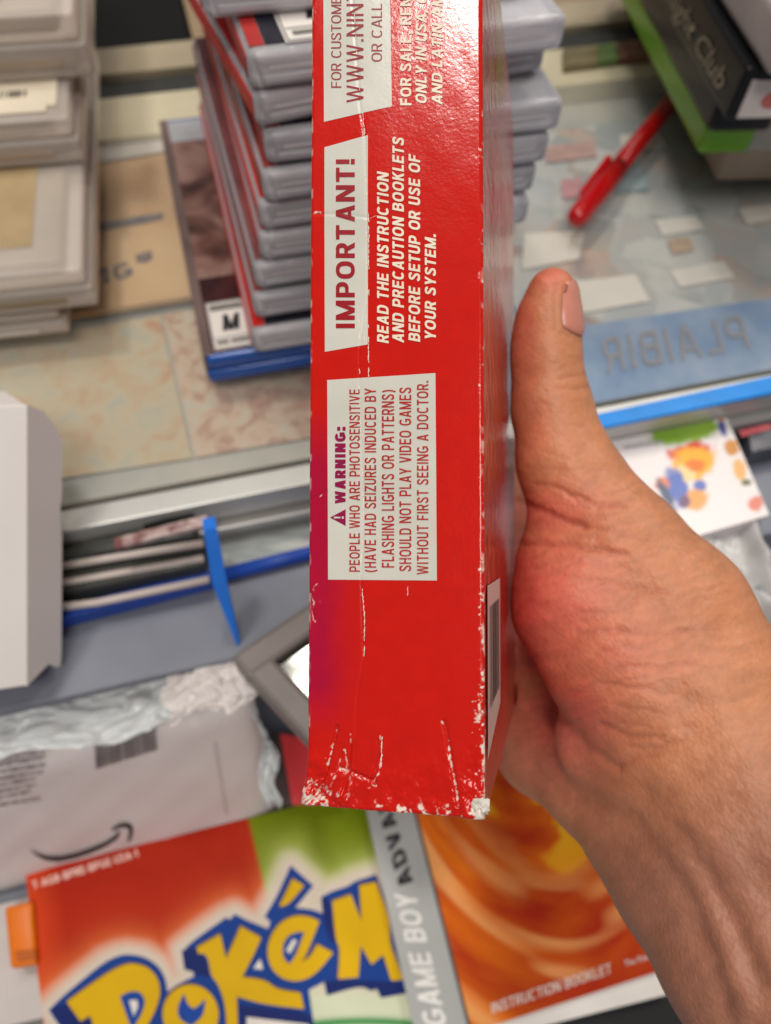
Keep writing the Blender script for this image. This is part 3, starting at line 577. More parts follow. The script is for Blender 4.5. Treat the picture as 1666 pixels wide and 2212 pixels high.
while t < 0.97:
    w = random.choice((0.008, 0.014, 0.022)); a0, a1 = t, min(1, t + w)
    lx = lambda s, tt: ((203 + 131 * tt) * (1 - s) + (208 + 133 * tt) * s, (1597 - 29 * tt) * (1 - s) + (1662 - 42 * tt) * s)
    P.append([mm(*lx(0, a0)), mm(*lx(0, a1)), mm(*lx(1, a1)), mm(*lx(1, a0))]); t += w + random.choice((0.005, 0.008, 0.014))
flats(P, 'barcode', GREY, r, nrm=MN)
P = []
for i in range(9):
    y = 1616 + i * 14.5; x1 = random.uniform(60, 100)
    P.append([mm(-60, y + 15), mm(x1, y - 9), mm(x1, y - 3), mm(-60, y + 21)])
flats(P, 'fine_print', mat_ramp('print_grey', [(0.45, srgb(206, 194, 192)), (0.55, srgb(128, 120, 122))], 500, 0.7), r, nrm=MN)
ar = lambda pts: [mm(x * 0.4069, 1681 + y * 0.4069) for x, y in pts]
flats([ar([(155, 376), (200, 402), (250, 418), (320, 420), (400, 402), (480, 375), (560, 340), (605, 310), (628, 282), (640, 290), (622, 326), (560, 366), (480, 402), (400, 428), (310, 446), (240, 436), (190, 410)]),
       ar([(592, 272), (622, 250), (660, 238), (695, 246), (708, 270), (700, 318), (682, 345), (676, 340), (684, 300), (684, 272), (664, 262), (630, 268), (600, 282)])], 'curved_arrow', mat('logo_ink', srgb(58, 60, 64), 0.6), r, nrm=MN)
flats([[mm(x, y) for x, y in p] for p in ([(462, 1606), (466, 1604), (492, 1760), (488, 1762)], [(541, 1552), (544, 1551), (552, 1590), (549, 1592)])], 'fold_line', mat('fold_shade', srgb(204, 192, 190), 0.7), r, nrm=MN)
# clear bags
BAG = mat_clear('bag_plastic', (0.86, 0.89, 0.90, 1), 0.66, 0.12, 0.9, 55)
def crumple(name, quad, z0, amp, label, m=BAG, n=64, seed=3, cat='plastic bag', f=9):
    q = [on(x, y, z0) for x, y in quad]; c = sum(q, Vector()) / 4; V = []; Fs = []
    for j in range(n + 1):
        for i in range(n + 1):
            u, v = i / n, j / n; p = (q[0] * (1 - u) + q[1] * u) * (1 - v) + (q[3] * (1 - u) + q[2] * u) * v
            h = abs(2 * float(vnoise(np.array(u * f + seed), np.array(v * f * 0.6), seed)) - 1) * 0.7 + float(vnoise(np.array(u * 2 * f), np.array(v * 2 * f), seed + 5)) * 0.3
            jit = E1 * (math.sin(v * 9 + seed) * 0.002) + E2 * (math.sin(u * 8 + seed * 2) * 0.002)
            V.append(p - c + UP * (amp * h) + jit)
    for j in range(n):
        for i in range(n): a = j * (n + 1) + i; Fs.append((a, a + 1, a + n + 2, a + n + 1))
    me = mesh_of(V, Fs, name); o = link(name, me, m, None, True); o.location = c
    sd = o.modifiers.new('thickness', 'SOLIDIFY'); sd.thickness = 0.0003
    return tag(o, label, cat)
crumple('plastic_bag', [(-40, 1665), (400, 1565), (366, 1448), (-40, 1530)], -0.050, 0.007, 'clear crumpled plastic bag tucked behind the white mailer', seed=3)
crumple('plastic_bag', [(582, 1745), (610, 1738), (588, 1590), (545, 1500)], -0.075, 0.01, 'clear crinkled bag strip between the mailer and the dark frame', seed=9, n=44)
crumple('plastic_bag', [(365, 1570), (560, 1515), (600, 1395), (350, 1455)], -0.036, 0.006, 'pale flat plastic bag lying above the mailer', m=mat_clear('milky_bag', (0.85, 0.80, 0.78, 1), 0.75, 0.3, 0.4, 50), seed=12)
# dark framed panel with reflections
zf = -0.018
c0, c1, c2, c3 = (548, 1428), (690, 1330), (915, 1480), (772, 1668)
cc = on(690, 1490, zf); r = empty('display_frame', cc); tag(r, 'grey framed glossy black panel poking out left of the red box', 'frame')
fr = [on(*c, zf) - cc for c in (c0, c1, c2, c3)]
m_in = mat('gloss_black_panel', (0.01, 0.012, 0.012, 1), 0.08, 0.1, spec=0.8)
bm = bmesh.new(); prism(bm, [p * 0.97 - UP * 0.006 for p in fr], UP, 0.004); bm_obj('panel', bm, m_in, r)
gf = mat('grey_frame_plastic', srgb(122, 114, 110), 0.35, 0.1)
for i in range(4):
    p, q = fr[i] - UP * 0.0004 * (i % 2), fr[(i + 1) % 4] - UP * 0.0004 * (i % 2); dirv = (q - p).normalized(); s = dirv.cross(UP).normalized() * 0.0055
    bm = bmesh.new(); prism(bm, [p - dirv * 0.0055 - s - UP * 0.009, q + dirv * 0.0053 - s - UP * 0.009, q + dirv * 0.0053 + s - UP * 0.009, p - dirv * 0.0055 + s - UP * 0.009], UP, 0.012, 0.002); bm_obj('frame_bar', bm, gf, r)
sheet('red_card', [(632, 1740), (720, 1735), (690, 1600), (606, 1588)], mat('coral_red_card', srgb(226, 66, 70), 0.35, 0.06), 'coral red card in a sleeve left of the bottom of the red box', 'card', z=DESK + 0.03, th=0.002)
sheet('black_card', [(600, 1742), (634, 1740), (608, 1590), (585, 1580)], mat('dark_brown_card', srgb(72, 60, 58), 0.4, 0.2), 'dark edged card beside the coral red card', 'card', z=DESK + 0.028, th=0.002)
# orange clip
r = empty('orange_clip', on(40, 2020, DESK)); tag(r, 'orange plastic clip sticking out left of the red and green booklet', 'clip'); rl = r.location
OR = mat('orange_plastic', srgb(232, 118, 12), 0.35, 0.08)
bm = bmesh.new(); prism(bm, [on(x, y, DESK + 0.012) - rl for x, y in ((33, 2094), (90, 2084), (80, 1948), (20, 1962))], UP, 0.006, 0.002, 3); bm_obj('clip_body', bm, OR, r, True)
bm = bmesh.new(); prism(bm, [on(x, y, DESK + 0.018) - rl for x, y in ((38, 2078), (80, 2072), (76, 2050), (34, 2056))], UP, 0.001, 0.0003); bm_obj('clip_pad', bm, mat('burnt_orange', srgb(190, 92, 14), 0.5), r)
sheet('grey_board', [(-60, 2260), (140, 2230), (110, 2120), (-60, 2150)], mat('grey_board_ink', srgb(112, 108, 106), 0.5, 0.2), 'grey board corner under the red and green booklet', 'board', z=DESK + 0.003)

sheet('white_board', [(-80, 2240), (130, 2190), (90, 1930), (-80, 1975)], mat('pale_board_paper', srgb(204, 196, 192), 0.6, 0.05), 'pale grey board under the orange clip at the left edge', 'board', z=DESK + 0.004)
# =================================================================== BOOKLETS
zl = DESK + 0.014
TL = on(55, 1885, zl); TR = on(940, 1668, zl); BLc = on(122, 2380, zl)
bx = (TR - TL).normalized(); by = (BLc - TL); by = (by - bx * by.dot(bx)).normalized()
# keep the printed sheet's real left edge
LW = (TR - TL).length; LH = 0.115
r = empty('booklet', TL - UP * 0.003); tag(r, 'red and green booklet with big yellow and blue lettering at lower left', 'booklet'); rl = r.location
byl = (on(95, 2212, zl) - TL).normalized()
nx, ny = 220, 180; V = []; uv = []
for j in range(ny + 1):
    for i in range(nx + 1): p = TL + bx * (LW * i / nx) + byl * (LH * j / ny); V.append(p)
Vn = np.array([p[:] for p in V]); px, py, _ = proj_np(Vn)
LG = lambda pts: [(81.3 + x * 0.4883, 1833 + y * 0.4883) for x, y in pts]
outline = LG([(50, 715), (110, 655), (200, 580), (300, 500), (360, 474), (400, 468), (470, 478), (530, 515), (565, 570), (575, 635), (620, 600), (690, 568), (690, 545), (650, 535), (638, 450), (720, 385), (835, 305), (850, 315), (872, 290), (930, 320), (1020, 355), (1030, 325), (1005, 300), (1060, 210), (1120, 75), (1220, 165), (1140, 262), (1220, 270), (1265, 290), (1255, 215), (1300, 190), (1380, 165), (1400, 145), (1500, 115), (1540, 230), (1570, 380), (1620, 580), (1635, 640), (1520, 660), (1500, 620), (1478, 632), (1430, 605), (1280, 650), (1268, 590), (1200, 625), (1222, 777), (1240, 900), (200, 900), (90, 777)])
dl = seg_dist(px, py, outline + outline[:1])
lin = lambda *c: np.array(srgb(*c)[:3])
red, org, grn, wht = lin(178, 38, 12), lin(208, 66, 26), lin(116, 132, 8), lin(216, 202, 186)
split = 535 + (py - 1760) * 0.235
isg = 1 / (1 + np.exp(-(px - split) / 1.2))
tl_ = np.clip((px - 70 - (py - 1885) * 0.13) / 60, 0, 1); base = org * (1 - tl_[:, None]) + red * tl_[:, None]
base = base * (1 - isg[:, None]) + grn * isg[:, None]
gw = np.exp(-(dl / 44) ** 1.6) * 0.95; mid = lin(240, 130, 70) * (1 - isg[:, None]) + lin(190, 200, 110) * isg[:, None]
colr = base * (1 - np.clip(gw * 1.3, 0, 1)[:, None]) + mid * np.clip(gw * 1.3, 0, 1)[:, None]; g2 = np.clip((gw - 0.35) / 0.5, 0, 1)[:, None]; colr = colr * (1 - g2) + wht * g2
low = np.clip((py - (2120 - (px - 690) * 0.02)) / 40, 0, 1) * (px > 660); colr = colr * (1 - low[:, None]) + lin(214, 220, 190) * low[:, None]
sw = np.exp(-((py - (2206 - 0.0006 * (px - 790) ** 2 * -1)) / 9) ** 2) * (px > 670); colr = colr * (1 - sw[:, None]) + lin(20, 140, 60) * sw[:, None]
colr *= (0.96 + 0.08 * fbm(px / 40, py / 40, 4))[:, None]
Fs = [(j * (nx + 1) + i + 1, j * (nx + 1) + i, (j + 1) * (nx + 1) + i, (j + 1) * (nx + 1) + i + 1) for j in range(ny) for i in range(nx)]
me = mesh_of([p - rl for p in V], Fs, 'cover'); color_attr(me, colr); fix_up(me, UP); link('cover', me, mat_attr('booklet_print', rough=0.5, spec=0.08), r)
bm = bmesh.new(); q = [TL, TL + bx * LW, TL + bx * LW + byl * LH, TL + byl * LH]; prism(bm, [p - rl - UP * 0.0031 for p in q], UP, 0.003); bm_obj('pages', bm, WHITE, r)
zz = [zl + 0.0003]
def soften(P, it=2, lim=62):
    for _ in range(it):
        Q = []; n = len(P)
        for i in range(n):
            a, b, c = P[i - 1], P[i], P[(i + 1) % n]; v1 = (b[0] - a[0], b[1] - a[1]); v2 = (c[0] - b[0], c[1] - b[1])
            tn = abs(math.degrees(math.atan2(v1[0] * v2[1] - v1[1] * v2[0], v1[0] * v2[0] + v1[1] * v2[1])))
            if tn > lim: Q.append(b)
            else: Q += [(b[0] - v1[0] * .25, b[1] - v1[1] * .25), (b[0] + v2[0] * .25, b[1] + v2[1] * .25)]
        P = Q
    return P
def logo(polys, name, m, zadd):
    for p in polys: flats([[on(x, y, zl + zadd) - rl for x, y in LG(soften(p))]], name, m, r)
flats([[on(x, y, zl + 0.0003) - rl for x, y in soften(outline)]], 'lettering_outline', mat('logo_blue', srgb(16, 62, 142), 0.5, 0.06, spec=0.12), r)
logo([[(60, 712), (130, 680), (225, 760), (232, 740), (258, 830), (200, 860), (110, 800)], [(638, 450), (700, 440), (716, 470), (742, 480), (760, 566), (700, 560), (690, 545), (650, 535)], [(1255, 215), (1296, 232), (1320, 410), (1300, 420), (1265, 330)], [(1268, 590), (1330, 585), (1500, 585), (1620, 600), (1635, 640), (1520, 660), (1500, 620), (1478, 632), (1430, 605), (1280, 650)], [(890, 690), (1000, 705), (1195, 722), (1222, 777), (1235, 850), (900, 850)]], 'lettering_side', mat('logo_navy', srgb(20, 38, 104), 0.5, spec=0.12), 0.0006)
circ = lambda cx, cy, rx, ry, n=28: [(cx + rx * math.cos(t), cy + ry * math.sin(t)) for t in np.linspace(0, 2 * math.pi, n, endpoint=False)]
yel = [[(130, 680), (240, 600), (330, 540), (380, 518), (420, 508), (490, 525), (535, 575), (545, 640), (525, 710), (490, 777), (470, 820), (460, 900), (280, 900), (260, 820), (232, 740), (190, 765)],
       circ(678, 735, 124, 132),
       [(705, 440), (810, 380), (835, 490), (900, 345), (990, 395), (960, 465), (905, 570), (1010, 582), (1060, 625), (1165, 640), (1180, 710), (1000, 690), (882, 655), (890, 900), (842, 900), (835, 700), (800, 600), (768, 565), (760, 500), (740, 465), (712, 465)],
       [(1070, 258), (1130, 135), (1180, 165), (1110, 250)],
       [(1248, 322), (1200, 300), (1130, 298), (1060, 340), (1015, 430), (1025, 520), (1075, 575), (1150, 592), (1230, 560), (1308, 462), (1238, 425), (1205, 485), (1165, 500), (1190, 470)],
       [(1305, 235), (1388, 205), (1435, 325), (1425, 165), (1500, 150), (1540, 260), (1558, 330), (1560, 420), (1590, 500), (1618, 580), (1565, 585), (1530, 470), (1478, 515), (1430, 430), (1420, 570), (1330, 578), (1340, 440), (1320, 410)]]
flats([[on(81.3 + (x - 4) * 0.4883, 1833 + (y - 7) * 0.4883, zl + 0.0008) - rl for x, y in soften(p)] for p in yel], 'lettering_rim', mat('logo_ochre', srgb(150, 116, 40), 0.5, spec=0.12), r)
logo(yel, 'lettering', mat('logo_yellow', srgb(222, 176, 2), 0.5, 0.05, spec=0.12), 0.0011)
logo([[(365, 655), (400, 635), (445, 630), (475, 660), (470, 710), (430, 785), (415, 800), (395, 740)], [(648, 640), (618, 700), (625, 755), (680, 785), (735, 740), (742, 665), (720, 690), (690, 710), (662, 690)], [(1180, 368), (1120, 375), (1085, 420), (1085, 480), (1112, 510), (1140, 478)]], 'lettering_counter', mat('logo_blue_inner', srgb(22, 70, 156), 0.5, spec=0.12), 0.0014)
logo([[(405, 672), (440, 670), (446, 700), (425, 742)], [(1130, 400), (1148, 408), (1118, 465), (1100, 450)], [(955, 530), (985, 488), (998, 535)], [(925, 745), (1200, 778), (1210, 900), (925, 900)]], 'lettering_gap', mat('logo_white', srgb(230, 222, 212), 0.4), 0.0017)
flat_text('T-AGB-BPRE-BPGE-USA-1', on(73, 1921, zl + 0.0004) - rl, on(301, 1850, zl + 0.0004) - rl, on(69, 1904, zl + 0.0004) - rl, 'fine_print', mat('pale_print_ink', srgb(246, 206, 190), 0.5), r, 0.19, gap=0.12)
# instruction booklet
zr = DESK + 0.020
P0 = on(776, 1680, zr); P1 = on(893, 2212, zr); dv = (P1 - P0).normalized()
Q0 = on(1082, 2212 - 2, zr); Q1 = on(1418, 2100, zr); du = (Q1 - Q0).normalized()
r = empty('booklet', P0 - UP * 0.003); tag(r, 'orange instruction booklet with a silver band partly under the wrist', 'booklet'); rl = r.location
# corners by solving line intersections on the sheet
def isect(p, d1, q, d2):
    A = np.array([[d1.x, -d2.x], [d1.y, -d2.y]]); b = np.array([q.x - p.x, q.y - p.y]); t = np.linalg.solve(A, b); return p + d1 * float(t[0])
BLr = isect(P0, dv, Q0, du); BRr = Q1 + du * 0.002; TLr = BLr - dv * 0.122; TRr = BRr - dv * 0.122
bm = bmesh.new(); prism(bm, [p - rl - UP * 0.0032 for p in (TLr, BLr, BRr, TRr)], UP, 0.0029); bm_obj('pages', bm, WHITE, r)
pg = lambda u, v, z=0: (BLr * (1 - u) + BRr * u) * (1 - v) + (TLr * (1 - u) + TRr * u) * v - rl + UP * z
band = 0.205
me = mesh_of([pg(0, 0), pg(band, 0), pg(band, 1), pg(0, 1)], [(0, 1, 2, 3)]); fix_up(me, UP); sb = link('silver_band', me, mat('silver_print', srgb(168, 170, 168), 0.35, 0.1, 12, metal=0.2), r)
n_ = 160; V = []
for j in range(n_ + 1):
    for i in range(n_ + 1): V.append(pg(band + (1 - band) * i / n_, j / n_))
I, J = np.meshgrid(np.arange(n_ + 1) / n_, np.arange(n_ + 1) / n_); I = I.ravel(); J = J.ravel()
# printed flame swirl
rad = np.hypot(I - 0.75, J - 0.95); ang = np.arctan2(J - 0.95, I - 0.75)
f1_ = np.clip((fbm(rad * 8 + 3, ang * 1.6 + rad * 3 + 5, 21, 5) - 0.5) * 2.0 + 0.5, 0, 1); f2_ = vnoise(rad * 20 + 2, ang * 2.2 + 7, 31)
cr = lin(170, 40, 8)[None] * (1 - f1_[:, None]) + lin(226, 112, 14)[None] * f1_[:, None]
st = np.clip((f2_ - 0.58) / 0.22, 0, 1) * np.clip((rad - 0.45) / 0.35, 0, 1); cr = cr * (1 - st[:, None] * 0.8) + lin(240, 168, 100)[None] * st[:, None] * 0.8
dp = np.clip((f1_ - 0.62) / 0.2, 0, 1) * np.clip((0.75 - rad) / 0.4, 0, 1); cr = cr * (1 - dp[:, None]) + lin(232, 176, 30)[None] * dp[:, None]
rd = np.clip((0.2 - J) / 0.2, 0, 1) * np.clip(I * 1.6 - 0.3, 0, 1); cr = cr * (1 - 0.7 * rd[:, None]) + lin(176, 44, 14)[None] * 0.7 * rd[:, None]
me = mesh_of(V, [(j * (n_ + 1) + i, j * (n_ + 1) + i + 1, (j + 1) * (n_ + 1) + i + 1, (j + 1) * (n_ + 1) + i) for j in range(n_) for i in range(n_)], 'cover'); color_attr(me, cr); fix_up(me, UP)
cv = link('cover', me, mat_attr('flame_print', rough=0.5, spec=0.1), r)
edge = mat('band_edge_ink', srgb(70, 66, 62), 0.5)
me = mesh_of([pg(band - 0.006, 0, 0.0002), pg(band + 0.006, 0, 0.0002), pg(band + 0.006, 1, 0.0002), pg(band - 0.006, 1, 0.0002)], [(0, 1, 2, 3)]); fix_up(me, UP); link('band_edge', me, edge, r)
zrl = zr + 0.0004; rr = lambda x, y: on(x, y, zrl) - rl
WI = mat('white_ink', srgb(232, 230, 226), 0.5)
flat_text('GAME BOY', rr(967, 2216), rr(898, 1930), rr(917, 2216), 'lettering', WI, sb, 0.19, gap=0.12)
flat_text('ADVANCE', rr(893, 1904), rr(818, 1640), rr(861, 1910), 'lettering', INK, sb, 0.22, shear=-0.30, gap=0.14)
flat_text('INSTRUCTION BOOKLET', rr(1063, 2190), rr(1322, 2102), rr(1061, 2167), 'lettering', mat('grey_white_ink', srgb(226, 214, 204), 0.5), cv, 0.15, gap=0.12)
text_mesh('The Pok', rr(1350, 2088), rr(1402, 2072), rr(1348, 2075), 'fine_print', WI, cv)
# white leaflet beneath and black tray at the bottom edge
sheet('leaflet', [(1060, 2245), (1446, 2147), (1424, 2090), (1046, 2190)], WHITE, 'white leaflet edge showing below the orange instruction booklet', 'leaflet', z=DESK + 0.0155, th=0.001)
sheet('black_pad', [(1040, 2330), (1700, 2180), (1560, 2080), (1020, 2205)], mat('black_pad_rubber', (0.012, 0.012, 0.013, 1), 0.6), 'black pad under the white leaflet at the bottom edge', 'pad', z=DESK + 0.002, th=0.008)

# =================================================================== LOWER RIGHT DESK GOODS
zg = SHF + 0.016
q = [on(1290, 942, zg), on(1562, 884, zg), on(1662, 1112, zg), on(1395, 1190, zg)]
c = sum(q, Vector()) / 4; r = empty('game_case', c); tag(r, 'white covered game case with colourful printed art right of the thumb', 'game case')
bm = bmesh.new(); prism(bm, [q[3] - c - UP * 0.012, q[2] - c - UP * 0.012, q[1] - c - UP * 0.012, q[0] - c - UP * 0.012], UP, 0.0118, 0.002); bm_obj('shell', bm, mat('white_case_plastic', srgb(206, 200, 204), 0.3), r)
n_ = 120; V = []; U = []
for j in range(n_ + 1):
    for i in range(n_ + 1):
        u, v = i / n_, j / n_; V.append((q[0] * (1 - u) + q[1] * u) * (1 - v) + (q[3] * (1 - u) + q[2] * u) * v); 
px, py, _ = proj_np(np.array([p[:] for p in V])); cr = np.tile(lin(236, 230, 230), (len(V), 1))
def blob(cx, cy, rx, ry, col, rot=0.0, soft=0.25):
    global cr
    dx, dy = px - cx, py - cy; co, si = math.cos(rot), math.sin(rot); d_ = np.hypot((dx * co + dy * si) / rx, (dy * co - dx * si) / ry)
    d_ = d_ / 1.2 + 0.6 * (fbm(px / 13, py / 13, int(cx)) - 0.5); m_ = np.clip((1 - d_) / 0.32, 0, 1)[:, None]; cr = cr * (1 - m_) + lin(*col) * m_
blob(1460, 930, 56, 30, (140, 182, 66), -0.2); blob(1510, 922, 40, 28, (150, 188, 76), -0.2); blob(1490, 975, 50, 18, (214, 66, 40), -0.2); blob(1500, 1000, 46, 34, (250, 176, 30), -0.2); blob(1478, 1020, 24, 16, (246, 214, 150)); blob(1502, 1006, 20, 14, (232, 120, 20))
blob(1462, 1054, 24, 40, (84, 110, 190), -0.4); blob(1430, 1044, 16, 14, (224, 130, 90)); blob(1505, 1078, 26, 26, (236, 164, 84)); blob(1440, 1070, 9, 40, (70, 84, 120), -0.5); blob(1512, 1048, 14, 12, (90, 110, 190)); blob(1480, 1082, 12, 14, (110, 70, 110))
blob(1560, 920, 8, 22, (86, 96, 160), -0.3); blob(1556, 902, 10, 8, (226, 150, 90)); blob(1580, 966, 16, 16, (206, 140, 66)); blob(1598, 1014, 14, 26, (234, 180, 110), -0.3); blob(1634, 1086, 18, 16, (222, 130, 112)); blob(1612, 1042, 12, 7, (110, 110, 70))
stripe = np.abs((px - 1340 - (py - 960) * 0.3) - 50) < 45; ln = (np.abs(py - (968 - (px - 1345) * 0.15)) < 4) & stripe; cr[ln] = lin(186, 182, 184)
me = mesh_of([p - c for p in V], [(j * (n_ + 1) + i, (j + 1) * (n_ + 1) + i, (j + 1) * (n_ + 1) + i + 1, j * (n_ + 1) + i + 1) for j in range(n_) for i in range(n_)], 'cover_art'); color_attr(me, cr); fix_up(me, UP); link('cover_art', me, mat_attr('fruit_print', rough=0.25), r)
zq = 0.0022
bq = [on(1235, 938, zq), on(1720, 838, zq), on(1720, 800, zq), on(1235, 906, zq)]; c2 = sum(bq, Vector()) / 4
r = empty('blue_folder', c2); tag(r, 'bright blue folder edge along the metal rail at the right', 'folder')
bm = bmesh.new(); prism(bm, [p - c2 - UP * 0.0018 for p in bq], UP, 0.0020, 0.0006); bm_obj('folder_spine', bm, mat('bright_blue_plastic', srgb(10, 140, 232), 0.3, 0.12, 60), r)
g2_ = sheet('game_case', [(1600, 1010), (1760, 975), (1730, 830), (1572, 868)], mat_ramp('dark_case_print', [(0.3, srgb(46, 50, 62)), (0.55, srgb(84, 86, 96)), (0.75, srgb(150, 140, 146))], 40, 0.3), 'dark grey game case at the right edge beyond the white one', 'game case', z=SHF + 0.0005, th=0.012)
gz = SHF + 0.013
flats([[on(x, y, gz) - g2_.location for x, y in p] for p in ([(1596, 930), (1664, 914), (1668, 926), (1602, 944)],)], 'red_strip', mat('rose_strip', srgb(200, 96, 100), 0.4), g2_)
flats([[on(x, y, gz) - g2_.location for x, y in p] for p in ([(1612, 900), (1680, 884), (1672, 852), (1606, 868)],)], 'white_patch', WHITE, g2_)
crumple('plastic_bag', [(1370, 1205), (1600, 1140), (1760, 1500), (1500, 1480)], SHF + 0.004, 0.018, 'clear crumpled plastic bag with bright glints right of the wrist', m=mat_clear('glossy_bag', (0.82, 0.81, 0.80, 1), 0.55, 0.08, 1.0, 40), seed=21, n=70, f=6)
crumple('plastic_bag', [(1560, 1230), (1760, 1180), (1800, 1420), (1640, 1440)], SHF + 0.002, 0.012, 'grey plastic bag at the right edge behind the glinting one', m=mat_clear('grey_bag', (0.42, 0.45, 0.48, 1), 0.6, 0.12, 0.8, 40), seed=31, n=50)
sheet('grey_block', [(1560, 1420), (1720, 1380), (1690, 1290), (1540, 1320)], mat('slate_card', srgb(126, 132, 144), 0.4, 0.1), 'slate grey card lying under the plastic at the right edge', 'card', z=DESK + 0.003, th=0.004)

# =================================================================== THE RED BOX
VP = Vector(((1205 - CX) / F_PX, (1170 - CY) / F_PX, 1.0))
DEP = (RT * VP.x + DN * VP.y + FW * VP.z).normalized()        # depth direction of the box
vv = -(DN) + FW * 0.03; vv = (vv - DEP * vv.dot(DEP)).normalized(); uu = vv.cross(-DEP).normalized()
if uu.dot(RT) < 0: uu.negate()
O3 = at(663, 1742, 0.138)                                     # front lower left corner
def face(px, py, lift=0.0):
    r_ = ray(px, py); t = (O3 - CP).dot(DEP) / r_.dot(DEP); return CP + r_ * t - DEP * lift
def uv_of(px, py): p = face(px, py) - O3; return p.dot(uu), p.dot(vv)
BWd = uv_of(1045, 1000)[0]; BH = uv_of(800, -330)[1]; BD = 0.098
print('box w/h', BWd, BH)
root = empty('game_box', O3); tag(root, 'worn red cardboard game box with white warning panels held in the hand', 'game box')
# rows: local frame u,v,w -> world offset from O3
loc = lambda u, v, w: uu * u + vv * v + DEP * w
NU, NV = 240, 1240
us = np.linspace(0, BWd, NU + 1); vs = np.linspace(0, BH, NV + 1); U, Vv = np.meshgrid(us, vs); U = U.ravel(); Vv = Vv.ravel()
Pw = np.array(O3)[None] + U[:, None] * np.array(uu)[None] + Vv[:, None] * np.array(vv)[None]
px, py, _ = proj_np(Pw)
rr_ = 0.0007
dE = np.minimum(np.minimum(U, BWd - U), np.minimum(Vv, BH - Vv))
prof = np.where(dE < rr_, rr_ - np.sqrt(np.maximum(rr_ ** 2 - (rr_ - np.minimum(dE, rr_)) ** 2, 0)), 0)
CREASE = [([(722, -340), (762, 0), (778, 230), (789, 300), (792, 420), (794, 640), (776, 760), (778, 900), (786, 1100), (780, 1260), (786, 1420), (772, 1500), (762, 1740)], 3.0, 0.00006),
          ([(728, 1570), (712, 1640), (700, 1700), (676, 1740)], 4.0, 0.00035), ([(757, 1600), (752, 1680), (738, 1740)], 4.0, 0.00035), ([(820, 1600), (816, 1650), (800, 1700)], 4.0, 0.0003), ([(735, 1660), (772, 1672), (812, 1690)], 4.0, 0.0003),
          ([(960, 1560), (975, 1640), (990, 1740)], 4.5, 0.0003), ([(663, 462), (720, 462), (800, 470)], 3.0, 0.00008), ([(663, 1085), (705, 1062)], 3.5, 0.00015), ([(668, 1280), (680, 1340)], 3, 0.0001)]
disp = np.zeros_like(U)
for pts, w, dp_ in CREASE: disp += dp_ * np.exp(-(seg_dist(px, py, pts) / w) ** 2)
cr_ = np.clip((py - 1560) / 180, 0, 1) ** 1.5                 # crumpled lower end
cl_ = np.clip(1 - (px - 660) / 130, 0, 1); crr = np.clip((px - 960) / 90, 0, 1)
disp += cr_ * (fbm(px / 34, py / 40, 3) - 0.5) * 0.0026 * (0.35 + cl_ + 0.6 * crr)
disp += (fbm(px / 160, py / 260, 8) - 0.5) * 0.00028           # card is not dead flat
side_b = -cr_ * cl_ * 0.0013 * np.clip((py - 1620) / 90, 0, 1) * (1 + 1.2 * (fbm(py / 22, px / 60, 14) - 0.5)) + (vnoise(py / 26, px * 0, 5) - 0.5) * 0.00006
# wear
wear = np.zeros_like(U)
n1 = fbm(px / 7.5, py / 7.5, 40, 4); n2 = fbm(px / 14, py / 30, 41, 3); n3 = fbm(px / 9, py / 12, 43, 2)
rim = np.clip(1 - (BWd - U) / 0.0022, 0, 1)
wear = np.maximum(wear, np.clip((rim * 0.30 + n1 * 0.75 + n2 * 0.55 - 1.12 + 0.16 * np.clip((py - 1150) / 250, 0, 1) * (py < 1690)) * 9, 0, 1) * (rim > 0))
edge_r = np.clip(1 - (BWd - U) / 0.0006, 0, 1) * np.clip((n2 - 0.58) * 6, 0, 1) * np.clip((py - 300) / 700, 0.1, 1); wear = np.maximum(wear, edge_r * 0.9)
lim = np.clip(1 - U / 0.0006, 0, 1); wear = np.maximum(wear, lim * np.clip((n2 - 0.56) * 8, 0, 1))
bot = np.clip((py - 1722) / 22, 0, 1); wear = np.maximum(wear, np.clip((bot * 0.30 + n1 + n2 * 0.9 - 1.38) * 6, 0, 1) * bot)
cb = np.clip((py - 1640) / 80, 0, 1) * cl_ ** 0.7; wear = np.maximum(wear, np.clip((cb * 0.7 + n1 * 0.9 - 0.98) * 7, 0, 1) * (cb > 0.05))
cb2 = np.clip((py - 1705) / 40, 0, 1) * np.clip((px - 1005) / 40, 0, 1); wear = np.maximum(wear, np.clip((cb2 * 1.1 + n1 - 0.85) * 6, 0, 1) * (cb2 > 0.02))
for pts, w, s in (([(728, 1570), (712, 1640), (700, 1700), (676, 1740)], 3.5, 1), ([(712, 1700), (690, 1736)], 4, 1), ([(820, 1590), (826, 1620), (818, 1670), (806, 1690)], 3.4, 1), ([(735, 1660), (757, 1668), (790, 1690), (815, 1700)], 2.4, 0.9), ([(740, 1720), (750, 1650), (745, 1620)], 1.8, 0.8), ([(757, 1580), (757, 1720)], 1.2, 0.5),
                  ([(955, 1560), (968, 1590), (972, 1640), (985, 1700), (990, 1742)], 2.2, 0.9), ([(663, 462), (690, 458), (705, 464)], 2.0, 0.9), ([(663, 1085), (690, 1072), (704, 1062)], 2.0, 0.9), ([(663, 1262), (676, 1270), (684, 1262)], 1.6, 0.8), ([(668, 1280), (678, 1300), (676, 1330), (684, 1350)], 1.2, 0.7), ([(676, 1272), (690, 1300)], 1, 0.6), ([(664, 260), (680, 252)], 1.6, 0.9), ([(720, 1700), (735, 1640)], 1.8, 0.7)):
    dd = seg_dist(px, py, pts) + (n1 - 0.5) * 10; wear = np.maximum(wear, s * np.clip((w * (0.05 + 0.85 * n3) - dd) / 1.1, 0, 1) * np.clip((n2 - 0.40) * 7, 0, 1))
